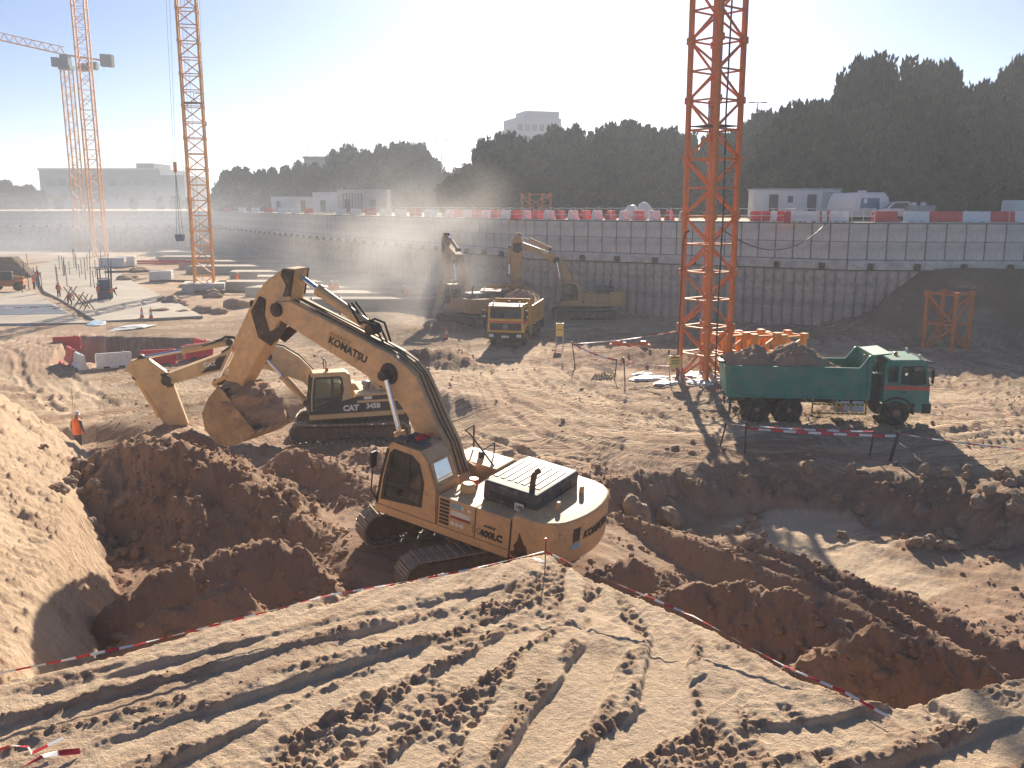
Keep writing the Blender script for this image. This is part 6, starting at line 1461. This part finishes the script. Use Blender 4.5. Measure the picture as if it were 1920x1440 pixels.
# ================================================================ ROCKS
M_ROCK = mat('brown_rock', (.34, .24, .165), .9, var=.25, scale=2.5, bump=.5, bscale=12, dirt=.3, dcol=(.24, .15, .09))
RK = [lump_mesh('rock', M_ROCK, 100 + i, 1, .85, .72, 3, .42) for i in range(5)]
def rock(x, y, s, label, group=None, k=0, sink=.25):
    o = link('rock', RK[k % 5], None, (x, y, hz(x, y) + s * (.62 - sink) * .7), (k * 1.3, k * .7, k * 2.1), (s, s, s)); return prop(o, label, 'rock', group)
for (u, v, z, s, lab) in [(1256, 945, -.6, .62, 'large pale boulder half sunk in the bank behind the yellow excavator'), (1192, 952, -.4, .62, 'wide flat boulder just left of the large pale boulder on the bank'), (1615, 935, -.7, .34, 'single rock sticking out of the bank below the green truck')]:
    p = gz(u, v, z); rock(p[0], p[1], s, lab, None, int(u))
for i in range(70):
    u = rnd.uniform(1690, 1925) if i < 40 else rnd.uniform(1150, 1925); v = rnd.uniform(925, 1000) if i < 40 else rnd.uniform(905, 985)
    p = gz(u, v, -.8); rock(p[0], p[1], rnd.uniform(.10, .32), 'brown rock among the rubble along the bank below the green truck', 'rocks along the bank', i)
for i in range(40):
    u, v = rnd.choice(((rnd.uniform(140, 280), rnd.uniform(950, 1010)), (rnd.uniform(480, 620), rnd.uniform(930, 1010)), (rnd.uniform(560, 690), rnd.uniform(880, 930)), (rnd.uniform(60, 190), rnd.uniform(890, 1010)))); p = gz(u, v, .3); rock(p[0], p[1], rnd.uniform(.10, .26), 'brown stone lying on the spoil heap left of the yellow excavator', 'stones on the left spoil heap', i)
# loose clods over the near bench and heaps: too many to count
cb = bmesh.new(); bmesh.ops.create_icosphere(cb, subdivisions=1, radius=1); CV = np.array([v.co[:] for v in cb.verts]); CF = np.array([[v.index for v in f.verts] for f in cb.faces]); cb.free()
rg = np.random.default_rng(3)
def clods(name, n, sampler, smin, smax, label, soil):
    P_ = sampler(n); n = len(P_); z, sl = hfield(P_[:, 0], P_[:, 1]); s = smin * (smax / smin) ** (rg.random(n) ** 2.2)
    V = CV[None] * (1 + .35 * (rg.random((n, len(CV), 1)) - .5)) * np.stack([s * rg.uniform(.8, 1.4, n), s * rg.uniform(.8, 1.3, n), s * rg.uniform(.55, .9, n)], -1)[:, None]
    a = rg.uniform(0, 6.28, n); ca, sa = np.cos(a)[:, None], np.sin(a)[:, None]
    V = np.stack([V[..., 0] * ca - V[..., 1] * sa, V[..., 0] * sa + V[..., 1] * ca, V[..., 2]], -1) + np.stack([P_[:, 0], P_[:, 1], z + s * .25], -1)[:, None]
    F = (CF[None] + (np.arange(n) * len(CV))[:, None, None]).reshape(-1, 3)
    me = bpy.data.meshes.new(name); me.vertices.add(n * len(CV)); me.vertices.foreach_set('co', V.astype(np.float32).ravel())
    me.loops.add(F.size); me.loops.foreach_set('vertex_index', F.astype(np.int32).ravel()); me.polygons.add(len(F)); me.polygons.foreach_set('loop_start', (np.arange(len(F)) * 3).astype(np.int32)); me.polygons.foreach_set('loop_total', np.full(len(F), 3, np.int32)); me.update(calc_edges=True)
    at = me.attributes.new('soil', 'FLOAT', 'POINT'); at.data.foreach_set('value', np.repeat(np.clip(soil + rg.normal(0, .12, n), 0, 1), len(CV)).astype(np.float32)); me.materials.append(M_SOIL)
    o = link(name, me); prop(o, label, 'soil', None, 'stuff')
def s_bench(n):
    x = rg.uniform(-8, 9, n * 3); y = rg.uniform(7.2, 15, n * 3); z, s_ = hfield(x, y); k = (sdpoly(x, y, PLAT) < -.02) & (s_ + rg.normal(0, .05, len(x)) > .30); return np.stack([x[k], y[k]], -1)[:n]
def s_heaps(n):
    x = rg.uniform(-15, 15, n * 3); y = rg.uniform(13, 34, n * 3); z, s = hfield(x, y); k = (s > .7) & (np.hypot(x - EX_C[0], y - EX_C[1]) > 3.2); return np.stack([x[k], y[k]], -1)[:n]
def s_road(n):
    x = rg.uniform(-25, 32, n * 3); y = rg.uniform(33, 62, n * 3); k = fbm(x * .4, y * .4, 3, 77) > .05; return np.stack([x[k], y[k]], -1)[:n]
clods('soil_crumbs', 5000, s_bench, .006, .04, 'loose crumbs of soil over the near bench', .28)
clods('heap_clods', 7000, s_heaps, .025, .12, 'loose clods of dark soil on the spoil heaps', .85)
clods('road_clods', 900, s_road, .03, .11, 'loose clods of soil over the haul road', .55)

# ================================================================ TREES
def leaf_mat(name, col):
    m, t, b = nt(name); o = t.nodes.new('ShaderNodeObjectInfo'); n = noise_node(t, .7, 4, .6, 'World')
    r = ramp(t, n.outputs[0], .3, .7, c4([c * .6 for c in col]), c4([c * 1.5 for c in col])); rv = ramp(t, o.outputs['Random'], 0, 1, (.55, .6, .6, 1), (1.5, 1.4, 1.2, 1)); mm = t.nodes.new('ShaderNodeMix'); mm.data_type = 'RGBA'; mm.blend_type = 'MULTIPLY'; mm.inputs[0].default_value = 1; t.links.new(r.outputs[0], mm.inputs[6]); t.links.new(rv.outputs[0], mm.inputs[7]); t.links.new(mm.outputs[2], b.inputs['Base Color']); b.inputs['Roughness'].default_value = .7; b.inputs['Specular IOR Level'].default_value = .2
    return m
M_LEAF = leaf_mat('dark_needle_foliage', (.045, .055, .032)); M_BARK = mat('grey_bark', (.14, .11, .09), .95, var=.3, scale=3)
def tree_meshes(seed, H, W, dense=1.0):
    rnd = np.random.default_rng(seed); V = []; F = []; nv = 0
    nl = 46; lobes = []
    for i in range(nl):
        h = .08 + .88 * ((i + .5) / nl) ** .9; prof = math.sin(min(1, (h + .12) / .62) * math.pi / 2) * (1 - max(0, h - .50) ** 1.7 * 2.3)
        a = i * 2.399 + rnd.uniform(-.5, .5); r = W * .5 * max(.10, prof) * math.sqrt(rnd.uniform(.15, 1)); s = W * rnd.uniform(.13, .21) * (1.15 - .5 * h)
        lobes.append((r * math.cos(a), r * math.sin(a), h * H, s))
    lobes.append((0, 0, H * .97, W * .09))
    for (lx, ly, lz, s) in lobes:
        k = int(150 * dense)
        d = rnd.normal(size=(k, 3)); d /= np.linalg.norm(d, axis=1)[:, None]; rad = s * (.62 + .48 * rnd.random(k))[:, None]
        c = np.array([lx, ly, lz]) + d * rad * np.array([1, 1, 1.75]); u = rnd.normal(size=(k, 3)) * .3 + np.array([0, 0, .9]) + d * .5; u /= np.linalg.norm(u, axis=1)[:, None]; w = np.cross(u, rnd.normal(size=(k, 3))); w /= np.linalg.norm(w, axis=1)[:, None]
        L = (.28 + .40 * rnd.random(k))[:, None] * W / 7; B = L * .42
        tri = np.stack([c - u * L * .5 - w * B * .3, c + w * B, c + u * L * .8, c - w * B], 1)
        V.append(tri.reshape(-1, 3)); F.append(np.arange(k * 4).reshape(k, 4) + nv); nv += k * 4
    V = np.concatenate(V); F = np.concatenate(F)
    me = bpy.data.meshes.new('crown'); me.from_pydata(V.tolist(), [], F.tolist()); me.materials.append(M_LEAF)
    core = bmesh.new()
    for (lx, ly, lz, s) in lobes:
        r = bmesh.ops.create_icosphere(core, subdivisions=1, radius=s * .78)
        bmesh.ops.scale(core, vec=(1, 1, 1.65), verts=r['verts']); bmesh.ops.translate(core, vec=(lx, ly, lz), verts=r['verts'])
    cm = bpy.data.meshes.new('inner_foliage'); core.to_mesh(cm); core.free(); cm.materials.append(M_LEAF)
    tb = MB().tube((0, 0, -.3), (.1, 0, H * .5), W * .035, 8, W * .02).tube((.1, 0, H * .5), (0, .1, H * .93), W * .02, 6, W * .006)
    for i in range(10):
        a = i * 2.4; h = H * (.15 + .07 * i); tb.tube((.05, 0, h), (math.cos(a) * W * .33 * (1 - i * .06), math.sin(a) * W * .33 * (1 - i * .06), h + H * .10), W * .014, 5, W * .005)
    tm = tb.mesh('trunk', M_BARK)
    return me, cm, tm
TV = [tree_meshes(11 + i, 10.0, w) for i, w in enumerate((5.2, 6.4, 4.6, 5.8, 7.0, 5.0))]
def tree(x, y, h, k, label, group, wide=1.0):
    t = empty('tree', (x, y, RIM - .1), (0, 0, k * 1.7), label, 'tree', group); me, cm, tm = TV[k % len(TV)]; s = h / 10.0
    t.scale = (s * wide, s * wide, s)
    c = link('crown', me, t); link('inner_foliage', cm, c); link('trunk', tm, t); return t
def top_h(u, v, y): return gy(u, v, y)[2] - RIM
rnd = random.Random(21); kk = 0
prof_r = [(1440, 245), (1460, 225), (1500, 190), (1540, 172), (1580, 155), (1620, 132), (1650, 118), (1700, 125), (1740, 108), (1780, 112), (1812, 150), (1840, 158), (1870, 138), (1900, 115), (1940, 100), (1990, 110), (2060, 100)]
prof_m = [(850, 335), (880, 305), (905, 262), (940, 252), (975, 250), (1010, 258), (1050, 242), (1080, 236), (1110, 250), (1145, 222), (1180, 224), (1215, 240), (1250, 232), (1290, 235), (1330, 238), (1370, 240), (1405, 212), (1428, 216)]
prof_l = [(486, 318), (510, 312), (535, 310), (562, 305), (590, 300), (625, 282), (655, 276), (685, 272), (712, 272), (740, 270), (765, 264), (788, 268), (806, 290)]
def row_of(prof, ys, label, group, lowfac=.8):
    global kk
    lab0 = label
    for n_, (u, v) in enumerate(prof):
        label = lab0 + f', {ORD[n_]} from the left'
        y = ys[0] + rnd.uniform(-4, 4); h = top_h(u, v, y) * rnd.uniform(.87, 1.0); x = gy(u, v, y)[0]
        tree(x, y, h, kk, label, group, rnd.uniform(.66, .92) * (12.0 / max(8, h)) ** .35); kk += 1
        for yy in ys[1:]:
            h2 = top_h(u, v, yy) * rnd.uniform(.55, .8); tree(gy(u + rnd.uniform(-14, 14), v, yy)[0], yy, h2, kk, label.replace('bushy tree', 'lower tree'), group, 1.0); kk += 1
row_of(prof_r, (106, 98), 'dark bushy tree in the tall group at right', 'tall trees at right')
row_of(prof_m, (132, 122), 'hazy bushy tree in the group behind the tall mast', 'trees behind the tall mast')
row_of(prof_l, (212, 200), 'hazy bushy tree in the left group beyond the footings', 'trees of the left group')
for i, (u, v, y) in enumerate(((425, 322, 215), (447, 318, 214), (462, 330, 216), (408, 352, 216), (836, 330, 190), (862, 318, 176), (845, 352, 170), (1432, 222, 128))):
    tree(gy(u, v, y)[0], y, top_h(u, v, y), kk, ('lone rounded tree right of the nearest left crane, left half', 'lone rounded tree right of the nearest left crane, right half', 'low tree filling the gap beside the lone rounded tree', 'small shrub like tree at the foot of the lone rounded tree', 'small tree just right of the lamp post gap', 'tree at the left end of the middle group', 'low bushy tree below the lamp post gap', 'tall tree at the right end of the middle group')[i], 'single trees on the rim', 1.25); kk += 1
for i, (u, v) in enumerate(((-20, 350), (8, 340), (30, 352), (52, 348), (75, 358), (110, 372), (250, 372), (300, 370), (330, 368), (355, 372))):
    y = 300 + (i % 3) * 12; tree(gy(u, v, y)[0], y, max(4, top_h(u, v, y)), kk, f'faint distant tree near the grey building, {ORD[i]} from the left', 'faint trees by the grey building', 1.5); kk += 1
# low shrubs that close the view below the crowns
for i in range(40):
    u = 470 + i * 39; y = 200 if u < 840 else (118 if u < 1440 else 95); p = gy(u, 400, y); tree(p[0] + rnd.uniform(-1, 1), y - 2, rnd.uniform(4.2, 6.0), kk, f'low dark shrub at the foot of the trees, {ORD[i]} from the left', 'shrubs below the trees', 1.7); kk += 1

# ================================================================ DISTANT BUILDINGS
M_BLD = mat('grey_render', (.24, .26, .30), .85, var=.06, scale=.1); M_BLD2 = mat('blue_grey_cladding', (.30, .34, .42), .6, var=.05, scale=.1)
BY = 380.0
def bx_(u0, u1, v0, Y): a = gy(u0, v0, Y); b = gy(u1, v0, Y); return a[0], b[0], a[2]
bl = empty('grey_building', (gy(200, 385, BY)[0], BY, RIM), (0, 0, 0), 'long low grey building with a stepped roof block at far left', 'building'); ox = bl.location.x
x0, x1, z1 = bx_(72, 300, 316, BY); MB().bb(x0 - ox, x1 - ox, 0, 30, -1, z1 - RIM).build('main_wall', M_BLD, bl)
x2, x3, z2 = bx_(253, 286, 306, BY); MB().bb(x2 - ox, x3 - ox, 1, 20, z1 - RIM + .003, z2 - RIM).build('roof_block', M_BLD, bl)
x4, x5, z3 = bx_(300, 342, 328, BY); MB().bb(x1 - ox + .01, x5 - ox, 2, 28, -1, z3 - RIM).build('side_wing', M_BLD, bl)
MB().bb(x0 - ox - .4, x1 - ox, -.4, .0, z1 - RIM - .6, z1 - RIM + .15).build('parapet', M_CONC_PALE, bl)
for i in range(9):
    for j in range(2):
        cx = x0 - ox + (x1 - x0) * (.08 + .105 * i); zc = (z1 - RIM) * (.30 + .33 * j)
        w_ = MB().bb(cx - 1.5, cx + 1.5, -.12, -.02, zc - 1.3, zc + 1.3).build('window', M_DOOR, bl); MB().bb(cx - 1.7, cx + 1.7, -.3, -.02, zc - 1.55, zc - 1.33).build('sill', M_CONC_PALE, w_)
MB().tube((x5 - ox - 3, 10, z3 - RIM), (x5 - ox - 3, 10, z3 - RIM + 7), .15, 6).build('antenna', M_GREY_STEEL, bl)
TYb = 300.0; tb = empty('tower_block', (gy(1010, 385, TYb)[0], TYb, RIM), (0, 0, R(18)), 'pale blue tower block rising behind the middle trees', 'building'); hh = gy(1010, 221, TYb)[2] - RIM; tb.scale = (.58, .58, 1)
MB().bb(-13, 13, 0, 24, 0, hh).build('tower_wall', M_BLD2, tb); MB().bb(-7, 12.5, 2, 20, hh + .003, hh + 2.2).build('roof_plant', M_BLD2, tb); MB().bb(-16.5, -13.005, 3, 20, 0, hh - 3.5).build('stair_core', M_BLD2, tb)
for j in range(4):
    z = hh - 3 - j * 3.8
    for i in range(6): x = -11 + i * 4.2; MB().bb(x - 1.4, x + 1.4, -.1, -.01, z - 1.1, z + 1.0).build('window', M_DOOR, tb)
AY = 240.0; ab = empty('low_building', (gy(595, 385, AY)[0], AY, RIM), (0, 0, 0), 'small flat roofed building with antennas showing above the left trees', 'building'); ah = gy(595, 297, AY)[2] - RIM
MB().bb(-3.0, 3.0, 0, 10, 0, ah).build('wall', M_BLD, ab); MB().bb(-3.3, 3.3, -.3, 10.3, ah + .003, ah + .5).build('roof_slab', M_BLD, ab)
for x, h_ in ((-2.8, 1.9), (-2.2, 2.6), (-.6, 1.5), (.3, 2.0)): MB().tube((x, 1, ah + .5), (x, 1, ah + .5 + h_), .07, 5).build('antenna', M_GREY_STEEL, ab)

# ================================================================ DUST AND HAZE
def volume_mat(name, dens, col, g, noise=None):
    m = bpy.data.materials.new(name); m.use_nodes = True; t = m.node_tree; t.nodes.clear(); o = t.nodes.new('ShaderNodeOutputMaterial'); v = t.nodes.new('ShaderNodeVolumePrincipled')
    v.inputs['Color'].default_value = c4(col); v.inputs['Density'].default_value = dens; v.inputs['Anisotropy'].default_value = g; t.links.new(v.outputs[0], o.inputs['Volume'])
    if noise:
        tc = t.nodes.new('ShaderNodeTexCoord'); n = t.nodes.new('ShaderNodeTexNoise'); n.inputs['Scale'].default_value = noise; n.inputs['Detail'].default_value = 5; t.links.new(tc.outputs['Object'], n.inputs['Vector'])
        ln = t.nodes.new('ShaderNodeVectorMath'); ln.operation = 'LENGTH'; t.links.new(tc.outputs['Object'], ln.inputs[0])
        fo = t.nodes.new('ShaderNodeMapRange'); fo.inputs[1].default_value = .15; fo.inputs[2].default_value = 1.0; fo.inputs[3].default_value = 1; fo.inputs[4].default_value = 0; t.links.new(ln.outputs['Value'], fo.inputs[0])
        rp = t.nodes.new('ShaderNodeMapRange'); rp.inputs[1].default_value = .38; rp.inputs[2].default_value = .68; t.links.new(n.outputs[0], rp.inputs[0])
        m1 = t.nodes.new('ShaderNodeMath'); m1.operation = 'MULTIPLY'; t.links.new(fo.outputs[0], m1.inputs[0]); t.links.new(rp.outputs[0], m1.inputs[1])
        m2 = t.nodes.new('ShaderNodeMath'); m2.operation = 'MULTIPLY'; m2.inputs[1].default_value = dens; t.links.new(m1.outputs[0], m2.inputs[0]); t.links.new(m2.outputs[0], v.inputs['Density'])
    return m
bm = bmesh.new(); bmesh.ops.create_icosphere(bm, subdivisions=3, radius=1); me = bpy.data.meshes.new('dust_cloud'); bm.to_mesh(me); bm.free(); me.materials.append(volume_mat('drifting_dust', .10, (.82, .81, .80), .35, 2.2))
me2 = me.copy(); me2.materials.clear(); me2.materials.append(volume_mat('thin_dust', .018, (.80, .86, .95), .25, 2.0))
for i, (u, v, y, rx, ry, rz_) in enumerate(((790, 565, 71, 7.5, 6, 6.0), (720, 500, 88, 16, 9, 10), (150, 455, 165, 70, 45, 15))):
    c = gy(u, v, y); o = link('dust_cloud', me if i < 2 else me2, None, (c[0], c[1], max(c[2], 1.0)), (0, R(-25) if i < 2 else 0, 0), (rx, ry, rz_)); prop(o, ('dense pale dust puff drifting left of the far excavators', 'thin pale dust cloud drifting up the pit wall above the footings', 'wide thin veil of dust over the far left pit floor')[i], 'dust', None, 'stuff')
hzb = MB().bb(-420, 420, -20, 600, -8, 48.5).build('haze', volume_mat('morning_haze', .00088, (.80, .88, 1.0), .25)); prop(hzb, 'pale morning haze over the whole site', 'haze', None, 'stuff')
